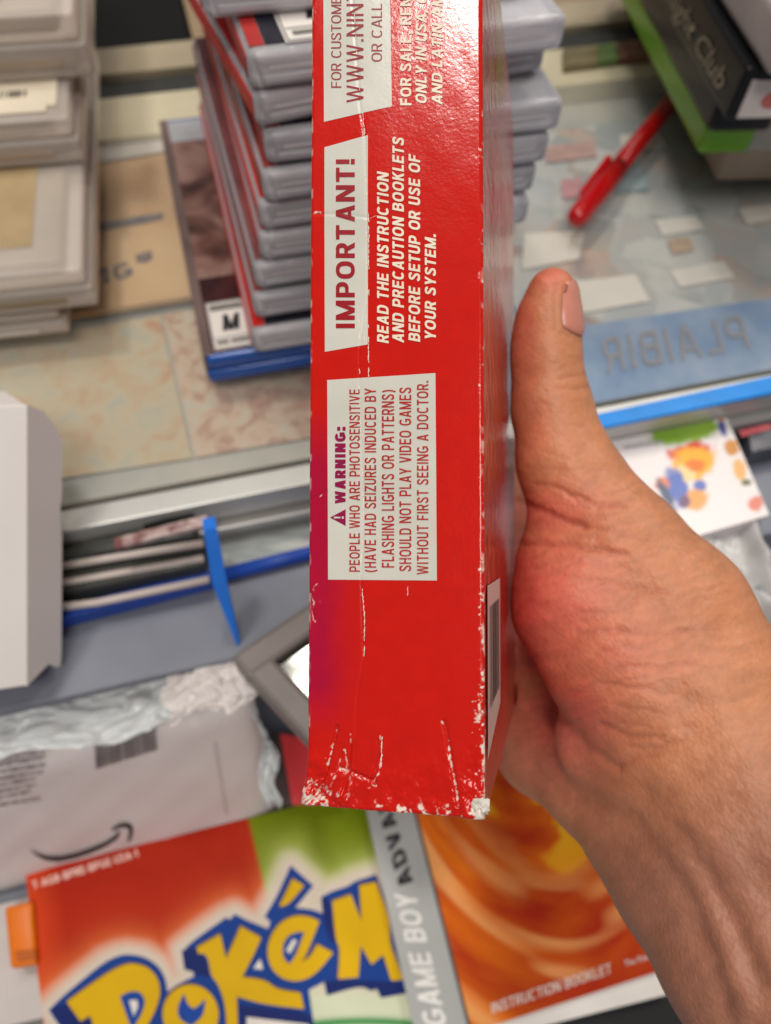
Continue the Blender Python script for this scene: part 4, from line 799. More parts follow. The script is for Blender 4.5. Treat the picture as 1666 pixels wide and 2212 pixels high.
RED = lin(200, 19, 2); MAG_CAST = lin(168, 2, 52); PAPER = lin(232, 218, 204)
mag_cast = np.clip(np.exp(-((px - 672) / 62) ** 2) * 1.15, 0, 1) * np.clip((py - 880) / 130, 0, 1) * np.clip((1590 - py) / 120, 0, 1) * (0.75 + 0.5 * fbm(px / 30, py / 60, 61))  # magenta cast of the light painted into the left of the face
mag_cast = np.clip(mag_cast, 0, 1)[:, None] * 0.9
colr = RED * (1 - mag_cast) + MAG_CAST * mag_cast; colr = colr * (0.94 + 0.12 * fbm(px / 26, py / 26, 50))[:, None]
colr = colr * (1 - wear[:, None]) + PAPER * (0.85 + 0.2 * n1[:, None]) * wear[:, None]
disp -= wear * 0.00004
Wd = prof + disp; Uu = U + side_b
P = (Uu[:, None] * np.array(uu) + Vv[:, None] * np.array(vv) + Wd[:, None] * np.array(DEP))
idx = lambda i, j: j * (NU + 1) + i
Fs = [(idx(i, j), idx(i + 1, j), idx(i + 1, j + 1), idx(i, j + 1)) for j in range(NV) for i in range(NU)]
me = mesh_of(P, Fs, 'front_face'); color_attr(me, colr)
def red_material(name, attr=True, speck=1.0):
    m = mat_attr(name, rough=0.17, spec=0.42) if attr else mat(name, tuple(RED) + (1,), 0.26)
    nt = m.node_tree; b = nt.nodes['Principled BSDF']; tc = nt.nodes.new('ShaderNodeTexCoord')
    na = nt.nodes.new('ShaderNodeTexNoise'); na.inputs['Scale'].default_value = 1500; na.inputs['Detail'].default_value = 2
    nb = nt.nodes.new('ShaderNodeTexNoise'); nb.inputs['Scale'].default_value = 420; nb.inputs['Detail'].default_value = 3
    ad = nt.nodes.new('ShaderNodeMath'); ad.operation = 'ADD'
    for n in (na, nb): nt.links.new(tc.outputs['Object'], n.inputs['Vector'])
    nt.links.new(na.outputs['Fac'], ad.inputs[0]); nt.links.new(nb.outputs['Fac'], ad.inputs[1])
    bp = nt.nodes.new('ShaderNodeBump'); bp.inputs['Strength'].default_value = 0.25 * speck; bp.inputs['Distance'].default_value = 0.0001
    nt.links.new(ad.outputs[0], bp.inputs['Height']); nt.links.new(bp.outputs['Normal'], b.inputs['Normal']); return m
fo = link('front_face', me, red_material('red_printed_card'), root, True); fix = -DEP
if sum((p.normal for p in list(me.polygons)[5000:5050]), Vector()).dot(DEP) > 0: me.flip_normals()
# the other faces, joined to the displaced rim
W0 = rr_; rim_l = [P[idx(0, j)] for j in range(NV + 1)]; rim_r = [P[idx(NU, j)] for j in range(NV + 1)]; rim_b = [P[idx(i, 0)] for i in range(NU + 1)]; rim_t = [P[idx(i, NV)] for i in range(NU + 1)]
dz = np.array(DEP); V = []; Fs = []
def skirt(r_, depth, flip):
    k = len(V); n = len(r_)
    for s in (0.0, 0.02, 0.1, 1.0): V.extend([tuple(p * 1.0 + dz * (depth * s)) for p in r_])
    for s in range(3):
        for i in range(n - 1):
            f = (k + s * n + i, k + s * n + i + 1, k + (s + 1) * n + i + 1, k + (s + 1) * n + i); Fs.append(f[::-1] if flip else f)
skirt(rim_l, BD, False); skirt(rim_b, BD, True); skirt(rim_t, BD, False)
k = len(V); V += [tuple(loc(0, 0, BD)), tuple(loc(BWd, 0, BD)), tuple(loc(BWd, BH, BD)), tuple(loc(0, BH, BD))]; Fs.append((k, k + 1, k + 2, k + 3))
link('body', mesh_of(V, Fs, 'body'), mat('red_card_plain', tuple(RED) + (1,), 0.3, 0.06, 60, 0.2, 500), root)
# right hand side: printed panel in muted reds with plain stand-in patches
V = []; n_w = 90; nv2 = 420; js = np.linspace(0, NV, nv2 + 1).astype(int)
ws = np.linspace(0, 1, n_w + 1) ** 1.3
for j in js:
    for s in ws: V.append(P[idx(NU, j)] + dz * (BD * s))
V = np.array(V); Sx = np.tile(ws, nv2 + 1); Sy = np.repeat(vs[js] / BH, n_w + 1); pxx, pyy, _ = proj_np(V + np.array(O3))
Sx_w = Sx * BD
cr = np.tile(lin(190, 34, 26), (len(V), 1))
hz = fbm(Sx * 4 + Sy * 20, Sy * 6, 71); cr = cr * (0.75 + 0.5 * hz[:, None])
pt = np.clip((760 - pyy) / 260, 0, 1) * np.clip((fbm(Sx * 5, Sy * 16, 72) - 0.30) * 5, 0, 1); cr = cr * (1 - pt[:, None] * 0.7) + lin(206, 150, 142) * pt[:, None] * 0.7
yl = np.clip((250 - pyy) / 60, 0, 1) * np.exp(-((Sx - 0.42) / 0.12) ** 2); cr = cr * (1 - yl[:, None] * 0.8) + lin(170, 150, 40) * yl[:, None] * 0.8
sp = np.clip((fbm(pxx / 4, pyy / 9, 73) - 0.60) * 8, 0, 1) * np.exp(-Sx_w / 0.0012) ; cr = cr * (1 - sp[:, None]) + PAPER * sp[:, None]
Fs = [(a, a + n_w + 1, a + n_w + 2, a + 1) for a in (j * (n_w + 1) + i for j in range(nv2) for i in range(n_w))]
me = mesh_of(V, Fs, 'side_panel'); color_attr(me, cr); fix_up(me, uu); sidep = link('side_panel', me, mat_attr('side_print', rough=0.16, bump=0.5, bscale=160, spec=0.6, dist=0.0008), root, True)
# barcode label on the side
def sp3(w, v, lift=0.00025): return loc(BWd + lift, v, w)
vb0, vb1 = uv_of(1050, 1655)[1], uv_of(1050, 1268)[1]
lab = flat([sp3(0.004, vb0), sp3(0.034, vb0 + 0.004), sp3(0.034, vb1), sp3(0.004, vb1)], 'barcode_label', mat('label_paper', srgb(214, 190, 182), 0.35), root, nrm=uu)
P2 = []; w = 0.008
while w < 0.031:
    t = random.choice((0.0006, 0.001, 0.0016)); P2.append([sp3(w, vb0 + 0.008, 0.0004), sp3(w + t, vb0 + 0.008, 0.0004), sp3(w + t, vb1 - 0.004, 0.0004), sp3(w, vb1 - 0.004, 0.0004)]); w += t + random.choice((0.0008, 0.0014))
flats(P2, 'barcode', INK, lab, nrm=uu)

# printed panels and lettering on the front -------------------------------------------
fl_ = lambda x, y, l=0.0002: None
def disp_at(x, y):
    xa = np.array([x], float); ya = np.array([y], float); d = 0.0
    for pts, w_, dp_ in CREASE[:1] + CREASE[6:8]: d += dp_ * np.exp(-(seg_dist(xa, ya, pts) / w_) ** 2)
    return float(np.ravel(d + (fbm(xa / 160, ya / 260, 8) - 0.5) * 0.00028)[0])
def fpt(x, y, lift): return face(x, y, lift - disp_at(x, y)) - O3
def panel(pts, name, label=None):
    """white printed panel that follows the card: dense grid clipped to a quad (4 corners: bl, br, tr, tl)"""
    nx, ny = 96, 160; V = []
    for j in range(ny + 1):
        for i in range(nx + 1):
            u, v = i / nx, j / ny
            x = (pts[0][0] * (1 - u) + pts[1][0] * u) * (1 - v) + (pts[3][0] * (1 - u) + pts[2][0] * u) * v
            y = (pts[0][1] * (1 - u) + pts[1][1] * u) * (1 - v) + (pts[3][1] * (1 - u) + pts[2][1] * u) * v
            V.append(fpt(x, y, 0.00005))
    me = mesh_of(V, [(a, a + 1, a + nx + 2, a + nx + 1) for a in (j * (nx + 1) + i for j in range(ny) for i in range(nx))], name); fix_up(me, -DEP)
    return link(name, me, PANEL, root, True)
PANEL = red_material('panel_white', False, 0.5)
PANEL.node_tree.nodes['Color Ramp'].color_ramp.elements[0].color = srgb(198, 196, 186); PANEL.node_tree.nodes['Color Ramp'].color_ramp.elements[1].color = srgb(212, 209, 198)
MAROON = mat('maroon_ink', srgb(150, 8, 24), 0.35); CAST_INK = mat('cast_tinted_ink', srgb(138, 6, 66), 0.35); CREAM = mat('cream_ink', srgb(232, 218, 196), 0.35); BRICK = mat('brick_ink', srgb(172, 34, 30), 0.35)  # the warning heading's ink has the same magenta cast in its colour
def line(txt, y0, y1, xb, xt, m, parent, t=0.13, shear=0.0, lift=0.00012, gap=0.10):
    return stroke_text(txt, t, lambda u, h, l: fpt(xb + (xt - xb) * h, y0 + (y1 - y0) * u, lift + l), 'lettering', m, parent, -DEP, shear, False, gap)
top_p = panel([(700, 263), (847, 230), (838, -300), (698, -300)], 'service_panel')
imp_p = panel([(702, 760), (795, 744), (795, 292), (701, 318)], 'notice_panel')
war_p = panel([(709, 1252), (944, 1254), (941, 806), (707, 821)], 'warning_panel')
line('FOR CUSTOMER SERVICE', 190, -150, 738, 716, MAROON, top_p, 0.12, gap=0.13)
line('WWW.NINTENDO.COM', 222, -262, 786, 749, MAROON, top_p, 0.125, gap=0.17)
line('OR CALL 1-800-255-3700', 134, -250, 826, 803, MAROON, top_p, 0.12, gap=0.13)
line('FOR SALE, RENTAL AND USE', 228, -214, 889, 865, CREAM, root, 0.19, gap=0.13)
line('ONLY IN USA, CANADA, MEXICO', 225, -255, 922, 898, CREAM, root, 0.19, 0.18, gap=0.13)
line('AND LATIN AMERICA.', 227, -115, 956, 933, CREAM, root, 0.19, 0.18, gap=0.13)
line('IMPORTANT!', 710, 344, 767, 726, MAROON, imp_p, 0.20, gap=0.14)
line('READ THE INSTRUCTION', 742, 375, 840, 815, CREAM, root, 0.20, 0.18, gap=0.13)
line('AND PRECAUTION BOOKLETS', 741, 299, 873, 848, CREAM, root, 0.20, 0.18, gap=0.13)
line('BEFORE SETUP OR USE OF', 739, 337, 908, 883, CREAM, root, 0.20, 0.18, gap=0.13)
line('YOUR SYSTEM.', 736, 507, 942, 918, CREAM, root, 0.20, 0.18, gap=0.13)
line('WARNING:', 1088, 922, 747, 724, CAST_INK, war_p, 0.27, gap=0.13)
line('PEOPLE WHO ARE PHOTOSENSITIVE', 1235, 841, 778, 755, BRICK, war_p, 0.16, gap=0.16)
line('(HAVE HAD SEIZURES INDUCED BY', 1235, 839, 813, 788, BRICK, war_p, 0.16, gap=0.16)
line('FLASHING LIGHTS OR PATTERNS)', 1226, 843, 852, 825, BRICK, war_p, 0.16, gap=0.16)
line('SHOULD NOT PLAY VIDEO GAMES', 1234, 837, 889, 863, BRICK, war_p, 0.16, gap=0.16)
line('WITHOUT FIRST SEEING A DOCTOR.', 1241, 823, 926, 901, BRICK, war_p, 0.16, gap=0.16)
flats([[fpt(x, y, 0.00010) for x, y in ((713, 1118), (747, 1100), (747, 1136))]], 'warning_triangle', CAST_INK, war_p, nrm=-DEP)
flats([[fpt(x, y, 0.00014) for x, y in p] for p in ([(722, 1116), (722, 1120), (736, 1119.5), (736, 1116.5)], [(739, 1115.5), (739, 1120.5), (743, 1120.5), (743, 1115.5)])], 'exclamation_mark', PANEL, war_p, nrm=-DEP)
# paper showing through where the fold line has cracked across panels and print
CRK = mat('bare_paper', srgb(236, 226, 214), 0.6, 0.1, 800)
def crack(pts, wmin, wmax, keep, name='scuff', m=None, lift=0.00017):
    d = dens(pts, 3.0); polys = []; i = 0
    while i < len(d) - 2:
        ln = random.randint(2, 9)
        if random.random() < keep:
            sl = d[i:i + ln + 1]
            if len(sl) > 1:
                L, R = [], []
                for k_, (x, y) in enumerate(sl):
                    w_ = random.uniform(wmin, wmax) * (0.15 if k_ in (0, len(sl) - 1) else 1); o_ = random.uniform(-0.9, 0.9)
                    L.append(fpt(x + o_ - w_, y, lift)); R.append(fpt(x + o_ + w_, y, lift))
                for a in range(len(sl) - 1): polys.append([L[a], R[a], R[a + 1], L[a + 1]])
        i += ln
    V = []; Fs = []
    for p in polys: k_ = len(V); V += p; Fs.append((k_, k_ + 1, k_ + 2, k_ + 3))
    me = mesh_of(V, Fs, name); fix_up(me, -DEP); link(name, me, m or CRK, root)
main = CREASE[0][0]
crack([(766, 30), (772, 140), (778, 200), (784, 240), (789, 300)], 0.5, 1.3, 0.75); crack([(789, 300), (792, 400), (794, 640), (786, 760)], 0.4, 1.1, 0.55)
crack([(797, 460), (797, 760), (797, 830)], 0.4, 1.1, 0.5); crack([(776, 690), (777, 760), (778, 900)], 0.4, 1.2, 0.5); crack([(778, 900), (786, 1100), (780, 1260)], 0.4, 1.2, 0.5)
crack([(779, 1200), (782, 1262), (788, 1330), (787, 1470)], 0.5, 1.3, 0.8); crack([(664, 462), (700, 458), (760, 466), (800, 472), (815, 466)], 0.4, 0.9, 0.5)
crack([(880, 1200), (882, 1262), (880, 1300)], 0.3, 0.7, 0.35); crack([(826, 1590), (824, 1660), (812, 1700)], 0.4, 1.3, 0.6)
SH = mat('crease_shadow_line', srgb(120, 10, 8), 0.5)
# crumpled torn paper corner at lower right
me_pts = []
bm = bmesh.new(); n_ = 14; grid = []
for j in range(n_ + 1):
    rowv = []
    for i in range(n_ + 1):
        u, v = i / n_, j / n_; x = 1012 + 46 * u; y = 1722 + 40 * v
        rad_ = math.hypot((u - 0.55) / 0.55, (v - 0.5) / 0.55); h = max(0, 1 - rad_ ** 2) ** 0.5 if rad_ < 1 else 0
        nz = float(fbm(np.array([x / 7.0]), np.array([y / 7.0]), 91)[0]); p = face(x, y + 6 * (nz - 0.5), -0.0004 + 0.0009 * h + 0.0012 * (nz - 0.5) * h) - O3
        rowv.append((bm.verts.new(p), rad_ + 0.7 * (nz - 0.5)))
    grid.append(rowv)
for j in range(n_):
    for i in range(n_):
        c4 = [grid[j][i], grid[j][i + 1], grid[j + 1][i + 1], grid[j + 1][i]]
        if sum(c_[1] for c_ in c4) / 4 < 0.95: bm.faces.new([c_[0] for c_ in c4])
for v in [v for v in bm.verts if not v.link_faces]: bm.verts.remove(v)
bm_obj('torn_corner', bm, mat('torn_paper', srgb(206, 198, 188), 0.7, 0.15, 900), root)

# =================================================================== THE HAND
cm3 = lambda x, y, z: np.array(at(x, y, z)[:])
def cone(a, b): return (cm3(*a[:3]), a[3] * a[2] / F_PX, cm3(*b[:3]), b[3] * b[2] / F_PX)
def chain(*p): return [cone(a, b) for a, b in zip(p, p[1:])]
prims = []
prims += chain((1192, 632, 0.200, 53), (1182, 700, 0.202, 63), (1179, 770, 0.203, 70), (1191, 880, 0.204, 81), (1220, 1000, 0.203, 97), (1262, 1085, 0.201, 112))   # thumb
prims += chain((1262, 1085, 0.201, 112), (1330, 1190, 0.197, 140), (1440, 1330, 0.191, 168), (1540, 1500, 0.183, 172))    # metacarpal side
prims += chain((1235, 1210, 0.200, 118), (1262, 1300, 0.196, 152), (1350, 1420, 0.190, 170), (1450, 1560, 0.184, 170))      # thenar mound
prims += chain((1330, 1600, 0.196, 130), (1430, 1660, 0.185, 150))
prims += chain((1400, 1480, 0.187, 150), (1500, 1640, 0.180, 170), (1600, 1800, 0.170, 190))
prims += chain((1050, 1330, 0.256, 105), (1160, 1500, 0.238, 105), (1178, 1610, 0.228, 104), (1300, 1690, 0.208, 118))      # heel of the palm
prims += chain((1180, 1460, 0.240, 90), (1300, 1600, 0.222, 112))
prims += chain((1300, 1690, 0.208, 118), (1412, 1800, 0.190, 140), (1480, 1900, 0.178, 150), (1600, 2080, 0.163, 165), (1760, 2340, 0.150, 185))  # lower edge of forearm
prims += chain((1540, 1500, 0.183, 172), (1600, 1640, 0.176, 180), (1900, 2050, 0.150, 200))                                # upper edge of forearm
prims += chain((1430, 1680, 0.188, 130), (1560, 1860, 0.172, 170), (1700, 2080, 0.158, 190), (1830, 2300, 0.148, 200))
prims += chain((900, 1150, 0.266, 110), (1050, 1330, 0.256, 105)) + chain((900, 1150, 0.266, 110), (910, 900, 0.268, 100)) + chain((1040, 1000, 0.268, 90), (1090, 1250, 0.256, 80))
for k_, y in enumerate((760, 930, 1095, 1250)):                                                                             # four fingers curl round the hidden side
    prims += chain((930, y + 60, 0.266, 72), (832, y, 0.252, 64), (782, y - 30, 0.225, 62), (772, y - 44, 0.200, 56), (776, y - 46, 0.188, 48))
pts_ = np.array([p for q_ in prims for p in (q_[0], q_[2])]); rads = max(max(q_[1], q_[3]) for q_ in prims)
H = 0.00115
lo = pts_.min(0) - 0.024; hi = pts_.max(0) + 0.024
# trim to the useful part of the forearm
nxg = np.ceil((hi - lo) / H).astype(int)
K = 0.0050
def sdf_block(X):
    d = np.full(X.shape[:-1], 1.0, np.float32)
    for a, ra, b, rb in prims:
        ab = (b - a).astype(np.float32); l2 = float(ab @ ab); pa = X - a.astype(np.float32)
        t = np.clip((pa @ ab) / l2, 0, 1); q_ = np.linalg.norm(pa - t[..., None] * ab, axis=-1) - (ra + (rb - ra) * t)
        h = np.clip(0.5 + 0.5 * (q_ - d) / K, 0, 1); d = q_ * (1 - h) + d * h - K * h * (1 - h) * 0.9
    return d
# the box pushes the skin away where it touches
O_np = np.array(O3[:]); un, vn, dn_ = np.array(uu[:]), np.array(vv[:]), np.array(DEP[:])
def sdf(X):
    d = sdf_block(X); Y = X - O_np.astype(np.float32)
    a = Y @ un.astype(np.float32); b = Y @ vn.astype(np.float32); c_ = Y @ dn_.astype(np.float32); g_ = 0.0003
    bx_ = np.maximum(np.maximum(np.abs(a - BWd / 2) - BWd / 2 - g_, np.abs(b - BH / 2) - BH / 2 - g_), np.abs(c_ - BD / 2) - BD / 2 - g_)
    return np.maximum(d, -bx_)
gx = [lo[i] + H * np.arange(nxg[i]) for i in range(3)]
D = np.empty(tuple(nxg), np.float32)
Yg, Zg = np.meshgrid(gx[1], gx[2], indexing='ij')
for s0 in range(0, nxg[0], 8):
    xs = gx[0][s0:s0 + 8]; X = np.empty((len(xs), nxg[1], nxg[2], 3), np.float32); X[..., 0] = xs[:, None, None]; X[..., 1] = Yg; X[..., 2] = Zg
    D[s0:s0 + 8] = sdf(X)
def surface_nets(D, lo, h):
    S = D < 0; nx, ny, nz = D.shape; acc = np.zeros((nx - 1, ny - 1, nz - 1, 3), np.float32); cnt = np.zeros((nx - 1, ny - 1, nz - 1), np.float32)
    cor = [(i, j, k) for i in (0, 1) for j in (0, 1) for k in (0, 1)]
    sl = lambda A, c: A[c[0]:nx - 1 + c[0], c[1]:ny - 1 + c[1], c[2]:nz - 1 + c[2]]
    for a in cor:
        for b in cor:
            if sum(abs(p - q) for p, q in zip(a, b)) == 1 and a < b:
                da, db = sl(D, a), sl(D, b); x = sl(S, a) != sl(S, b); t = np.where(x, da / np.where(x, da - db, 1), 0); cnt += x
                for ax in range(3): acc[..., ax] += np.where(x, a[ax] + (b[ax] - a[ax]) * t, 0)
    m = cnt > 0; ids = -np.ones(m.shape, np.int64); ids[m] = np.arange(m.sum()); ii = np.argwhere(m)
    V = lo + h * (ii + acc[m] / cnt[m][:, None]); Q = []
    for ax in range(3):
        o1, o2 = [(1, 2), (2, 0), (0, 1)][ax]; A = np.moveaxis(S, [ax, o1, o2], [0, 1, 2]); I_ = np.moveaxis(ids, [ax, o1, o2], [0, 1, 2])
        e = A[:-1, 1:-1, 1:-1] != A[1:, 1:-1, 1:-1]; idx_ = np.argwhere(e); s = A[:-1, 1:-1, 1:-1][e]
        i, j, k = idx_.T; j = j + 1; k = k + 1
        q = np.stack([I_[i, j - 1, k - 1], I_[i, j, k - 1], I_[i, j, k], I_[i, j - 1, k]], 1); q[~s] = q[~s][:, ::-1]; Q.append(q)
    return V, np.concatenate(Q)
Vh, Qh = surface_nets(D, lo, H)
me = mesh_of(Vh, Qh.tolist(), 'person'); hand_tmp = link('person_tmp', me)
md = hand_tmp.modifiers.new('s', 'SMOOTH'); md.factor = 0.5; md.iterations = 6
md = hand_tmp.modifiers.new('d', 'SUBSURF'); md.levels = 1; md.render_levels = 1
bpy.context.view_layer.update()
me2 = bpy.data.meshes.new_from_object(hand_tmp.evaluated_get(bpy.context.evaluated_depsgraph_get())); bpy.data.objects.remove(hand_tmp)
n = len(me2.vertices); co = np.empty(n * 3); me2.vertices.foreach_get('co', co); co = co.reshape(-1, 3)
nr = np.empty(n * 3); me2.vertices.foreach_get('normal', nr); nr = nr.reshape(-1, 3)
px, py, pz = proj_np(co); toc = np.array(CP[:]) - co; toc /= np.linalg.norm(toc, axis=1)[:, None]; facing = np.clip((nr * toc).sum(1) * 2.5 + 0.2, 0, 1)
LINES = [([(1202, 612), (1198, 660), (1203, 714), (1222, 728)], 4, 0.25), ([(1206, 818), (1240, 815), (1275, 806)], 5, 0.35), ([(1196, 838), (1240, 842), (1278, 836)], 5, 0.35), ([(1150, 868), (1190, 880)], 5, 0.15), ([(1210, 905), (1260, 925)], 5, 0.12),
         ([(1140, 1010), (1200, 1016), (1290, 1018)], 6, 0.18), ([(1158, 1046), (1202, 1051), (1278, 1085), (1347, 1093)], 6, 0.55), ([(1126, 1082), (1152, 1097), (1213, 1119), (1262, 1137)], 8, 0.95), ([(1230, 1068), (1270, 1100)], 5, 0.25),
         ([(1130, 1172), (1190, 1174), (1259, 1181), (1354, 1196)], 7, 0.7), ([(1262, 1137), (1330, 1150), (1400, 1170)], 6, 0.3), ([(1210, 1205), (1300, 1222), (1350, 1226)], 6, 0.25), ([(1150, 1225), (1250, 1250)], 6, 0.15),
         ([(1273, 1251), (1350, 1262), (1441, 1279)], 6, 0.4), ([(1278, 1278), (1380, 1290)], 5, 0.15), ([(1250, 1366), (1330, 1362), (1401, 1370), (1560, 1358)], 6, 0.35), ([(1240, 1320), (1330, 1326)], 6, 0.15),
         ([(1329, 1442), (1421, 1442), (1500, 1434)], 6, 0.35), ([(1290, 1478), (1380, 1486), (1480, 1502)], 6, 0.25), ([(1300, 1406), (1400, 1404)], 6, 0.15), ([(1320, 1520), (1450, 1545)], 6, 0.2),
         ([(1120, 1400), (1160, 1480), (1215, 1560), (1275, 1622), (1335, 1655)], 13, 0.8), ([(1335, 1655), (1385, 1640), (1450, 1600)], 10, 0.35), ([(1300, 1570), (1360, 1590), (1430, 1590)], 8, 0.5), ([(1340, 1560), (1420, 1575), (1500, 1570)], 7, 0.3), ([(1360, 1610), (1420, 1615), (1480, 1600)], 6, 0.3),
         ([(1120, 1580), (1150, 1650), (1210, 1730)], 16, 0.5), ([(1100, 1530), (1115, 1640)], 12, 0.35), ([(1200, 1560), (1260, 1640), (1290, 1740)], 16, 0.35),
         ([(1385, 1715), (1450, 1790), (1521, 1882), (1575, 1980), (1640, 2120)], 26, 1.25), ([(1350, 1760), (1434, 1861), (1494, 1953), (1545, 2100), (1580, 2230)], 24, 0.9)]
RIDGE = [([(1420, 1760), (1480, 1850), (1540, 1970), (1610, 2180)], 26, 1.2), ([(1480, 1740), (1580, 1880), (1680, 2080)], 36, 1.0), ([(1150, 880), (1150, 960)], 40, 0.4)]
dd = np.zeros(n); cre = np.zeros(n)
jx = (fbm(px / 28, py / 28, 81) - 0.5) * 14; jy = (fbm(px / 28, py / 28, 82) - 0.5) * 14
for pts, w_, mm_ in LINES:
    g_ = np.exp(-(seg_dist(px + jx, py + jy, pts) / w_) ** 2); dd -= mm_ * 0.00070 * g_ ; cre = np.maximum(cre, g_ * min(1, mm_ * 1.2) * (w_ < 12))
for pts, w_, mm_ in RIDGE: dd += mm_ * 0.00045 * np.exp(-(seg_dist(px, py, pts) / w_) ** 2)
dd += (fbm(px / 60, py / 45, 83) - 0.5) * 0.0008
fold = vnoise((px * 0.25 + py) / 10 + (fbm(px / 60, py / 60, 84)) * 5, px / 90, 85) - 0.5        # fine transverse skin lines
zone = np.clip((py - 980) / 80, 0, 1) * np.clip((1700 - py) / 200, 0, 1); dd += fold * 0.00013 * zone
co2 = co + nr * (dd * facing)[:, None]; me2.vertices.foreach_set('co', co2.ravel()); me2.update()
TAN = lin(194, 129, 91); PINK = lin(204, 108, 88); DEEP = lin(190, 72, 64); FORE_SHADE = lin(164, 110, 86); BRN = lin(150, 92, 66)
def gb(cx, cy, rx, ry): return np.exp(-((px - cx) / rx) ** 2 - ((py - cy) / ry) ** 2)
mott = fbm(px / 38, py / 38, 86)
pink = np.clip(np.maximum.reduce([gb(1130, 740, 36, 120) * 0.6, gb(1150, 930, 40, 70) * 0.45, gb(1190, 1110, 110, 60) * 0.9, gb(1180, 1320, 150, 190) * 1.1, gb(1200, 1560, 140, 170) * 0.9, gb(1290, 1420, 160, 130) * 0.6, gb(1185, 590, 50, 40) * 0.8, (px < 1090) * 0.8]) * (0.7 + 0.6 * mott), 0, 1)[:, None]
deep = np.clip(np.maximum.reduce([gb(1130, 1300, 46, 130), gb(1140, 850, 20, 50) * 0.25, gb(1140, 690, 18, 50) * 0.25, gb(1230, 1520, 80, 60) * 0.6]) * (0.7 + 0.5 * mott), 0, 1)[:, None]
fore_shade = np.clip((px * 0.4 + py * 0.9 - 2060) / 220, 0, 1)[:, None]  # forearm's shade put into the skin colour, darker down the arm
skin = TAN * (1 - fore_shade) + FORE_SHADE * fore_shade; skin = skin * (1 - pink) + PINK * pink; skin = skin * (1 - deep * 0.8) + DEEP * deep * 0.8
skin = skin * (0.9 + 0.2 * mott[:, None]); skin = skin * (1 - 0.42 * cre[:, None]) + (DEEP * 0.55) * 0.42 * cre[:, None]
yv = np.clip((fbm(px / 12, py / 12, 87) - 0.5) * 2, -1, 1)[:, None]; skin = skin * (1 + 0.11 * (np.clip(fold * 2, -1, 0.4) * zone)[:, None]); skin = skin * (1 + 0.09 * yv); fine = np.clip((fbm(px / 4.5, py / 4.5, 88, 3) - 0.5) * 2, -1, 1)[:, None]; skin = skin * (1 + 0.10 * fine)
color_attr(me2, skin, 'skin')
def skin_mat(name, attr=True, col=None, rough=0.47, sss=0.13):
    m = bpy.data.materials.new(name); m.use_nodes = True; nt = m.node_tree; b = nt.nodes['Principled BSDF']
    if attr:
        a = nt.nodes.new('ShaderNodeAttribute'); a.attribute_name = 'skin'; nt.links.new(a.outputs['Color'], b.inputs['Base Color'])
    else: b.inputs['Base Color'].default_value = col
    b.inputs['Roughness'].default_value = rough; b.inputs['Specular IOR Level'].default_value = 0.45
    b.inputs['Subsurface Weight'].default_value = sss; b.inputs['Subsurface Radius'].default_value = (1.0, 0.35, 0.2); b.inputs['Subsurface Scale'].default_value = 0.004
    tc = nt.nodes.new('ShaderNodeTexCoord'); v1 = nt.nodes.new('ShaderNodeTexVoronoi'); v1.inputs['Scale'].default_value = 900
    n1_ = nt.nodes.new('ShaderNodeTexNoise'); n1_.inputs['Scale'].default_value = 700; n1_.inputs['Detail'].default_value = 4
    mp_ = nt.nodes.new('ShaderNodeMapping'); mp_.inputs['Scale'].default_value = (1, 1, 1.8)
    nt.links.new(tc.outputs['Object'], mp_.inputs['Vector'])
    for q_ in (v1, n1_): nt.links.new(mp_.outputs['Vector'], q_.inputs['Vector'])
    ad = nt.nodes.new('ShaderNodeMath'); ad.operation = 'ADD'; nt.links.new(v1.outputs['Distance'], ad.inputs[0]); nt.links.new(n1_.outputs['Fac'], ad.inputs[1])
    bp = nt.nodes.new('ShaderNodeBump'); bp.inputs['Strength'].default_value = 0.36 if attr else 0.03; bp.inputs['Distance'].default_value = 0.00022
    nt.links.new(ad.outputs[0], bp.inputs['Height']); nt.links.new(bp.outputs['Normal'], b.inputs['Normal'])
    return m
hand = link('person', me2, skin_mat('skin'), None, True)
tag(hand, 'bare hand and forearm gripping the red box with the thumb upright', 'person')
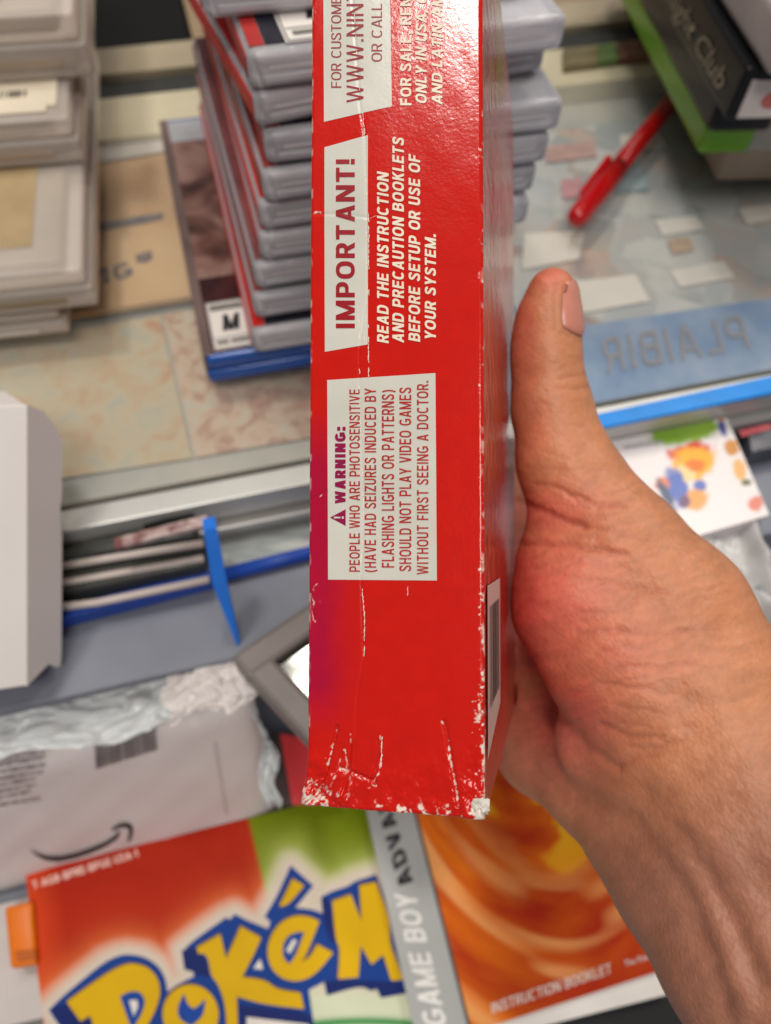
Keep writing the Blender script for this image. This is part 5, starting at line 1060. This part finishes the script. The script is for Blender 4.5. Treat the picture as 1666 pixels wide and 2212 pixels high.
# thumbnail: plate wrapped over the outer side of the thumb tip
ax0, ax1 = cm3(1197, 606, 0.200), cm3(1183, 722, 0.202); axd = (ax1 - ax0); axd /= np.linalg.norm(axd)
tocam = np.array(CP[:]) - ax0; tocam -= axd * (tocam @ axd); tocam /= np.linalg.norm(tocam); rgt = np.cross(axd, tocam); 
if rgt @ np.array(RT[:]) < 0: rgt = -rgt
nu_, nv_ = 22, 26; V = []; dirs_ = []; rad_m = np.zeros((nv_ + 1, nu_ + 1)); lift_m = np.zeros((nv_ + 1, nu_ + 1))
for j in range(nv_ + 1):
    s = j / nv_
    for i in range(nu_ + 1):
        t = i / nu_; half = math.radians(50) * (1 - 0.10 * (2 * s - 1) ** 2)
        inset = 0.13 * (abs(2 * t - 1) ** 2.2)                      # rounded cuticle and tip
        ss = s * (1 - 2 * inset * 0.8) + inset * 0.8
        th_ = math.radians(70) + half * (2 * t - 1); dirv = tocam * math.cos(th_) + rgt * math.sin(th_); c0 = ax0 + (ax1 - ax0) * ss
        rs = np.linspace(0.002, 0.013, 120); X = (c0 + dirv * rs[:, None]).astype(np.float32); dv_ = sdf_block(X); k_ = int(np.argmax(dv_ > 0)); 
        e_ = min(t, 1 - t, s, 1 - s) * 2; lift = 0.00006 + 0.00052 * min(1, e_ * 3) ** 0.6
        dirs_.append((c0, dirv)); rad_m[j, i] = rs[k_]; lift_m[j, i] = lift
padm = np.pad(rad_m, 2, mode='edge'); med = np.median(np.stack([padm[a:a + nv_ + 1, b:b + nu_ + 1] for a in range(5) for b in range(5)]), 0)
padm = np.pad(med, 2, mode='edge'); med = np.mean(np.stack([padm[a:a + nv_ + 1, b:b + nu_ + 1] for a in range(5) for b in range(5)]), 0)
V = [c0 + dv3 * (r_n + l_n + 0.0001) for (c0, dv3), r_n, l_n in zip(dirs_, med.ravel(), lift_m.ravel())]
Fs = [(a, a + 1, a + nu_ + 2, a + nu_ + 1) for a in (j * (nu_ + 1) + i for j in range(nv_) for i in range(nu_))]
mn = mesh_of(V, Fs, 'fingernail'); fix_up(mn, Vector((rgt * 1.0).tolist())); nm = skin_mat('nail', False, tuple(lin(202, 134, 116)) + (1,), 0.26, 0.1)
nl = link('fingernail', mn, nm, hand, True)
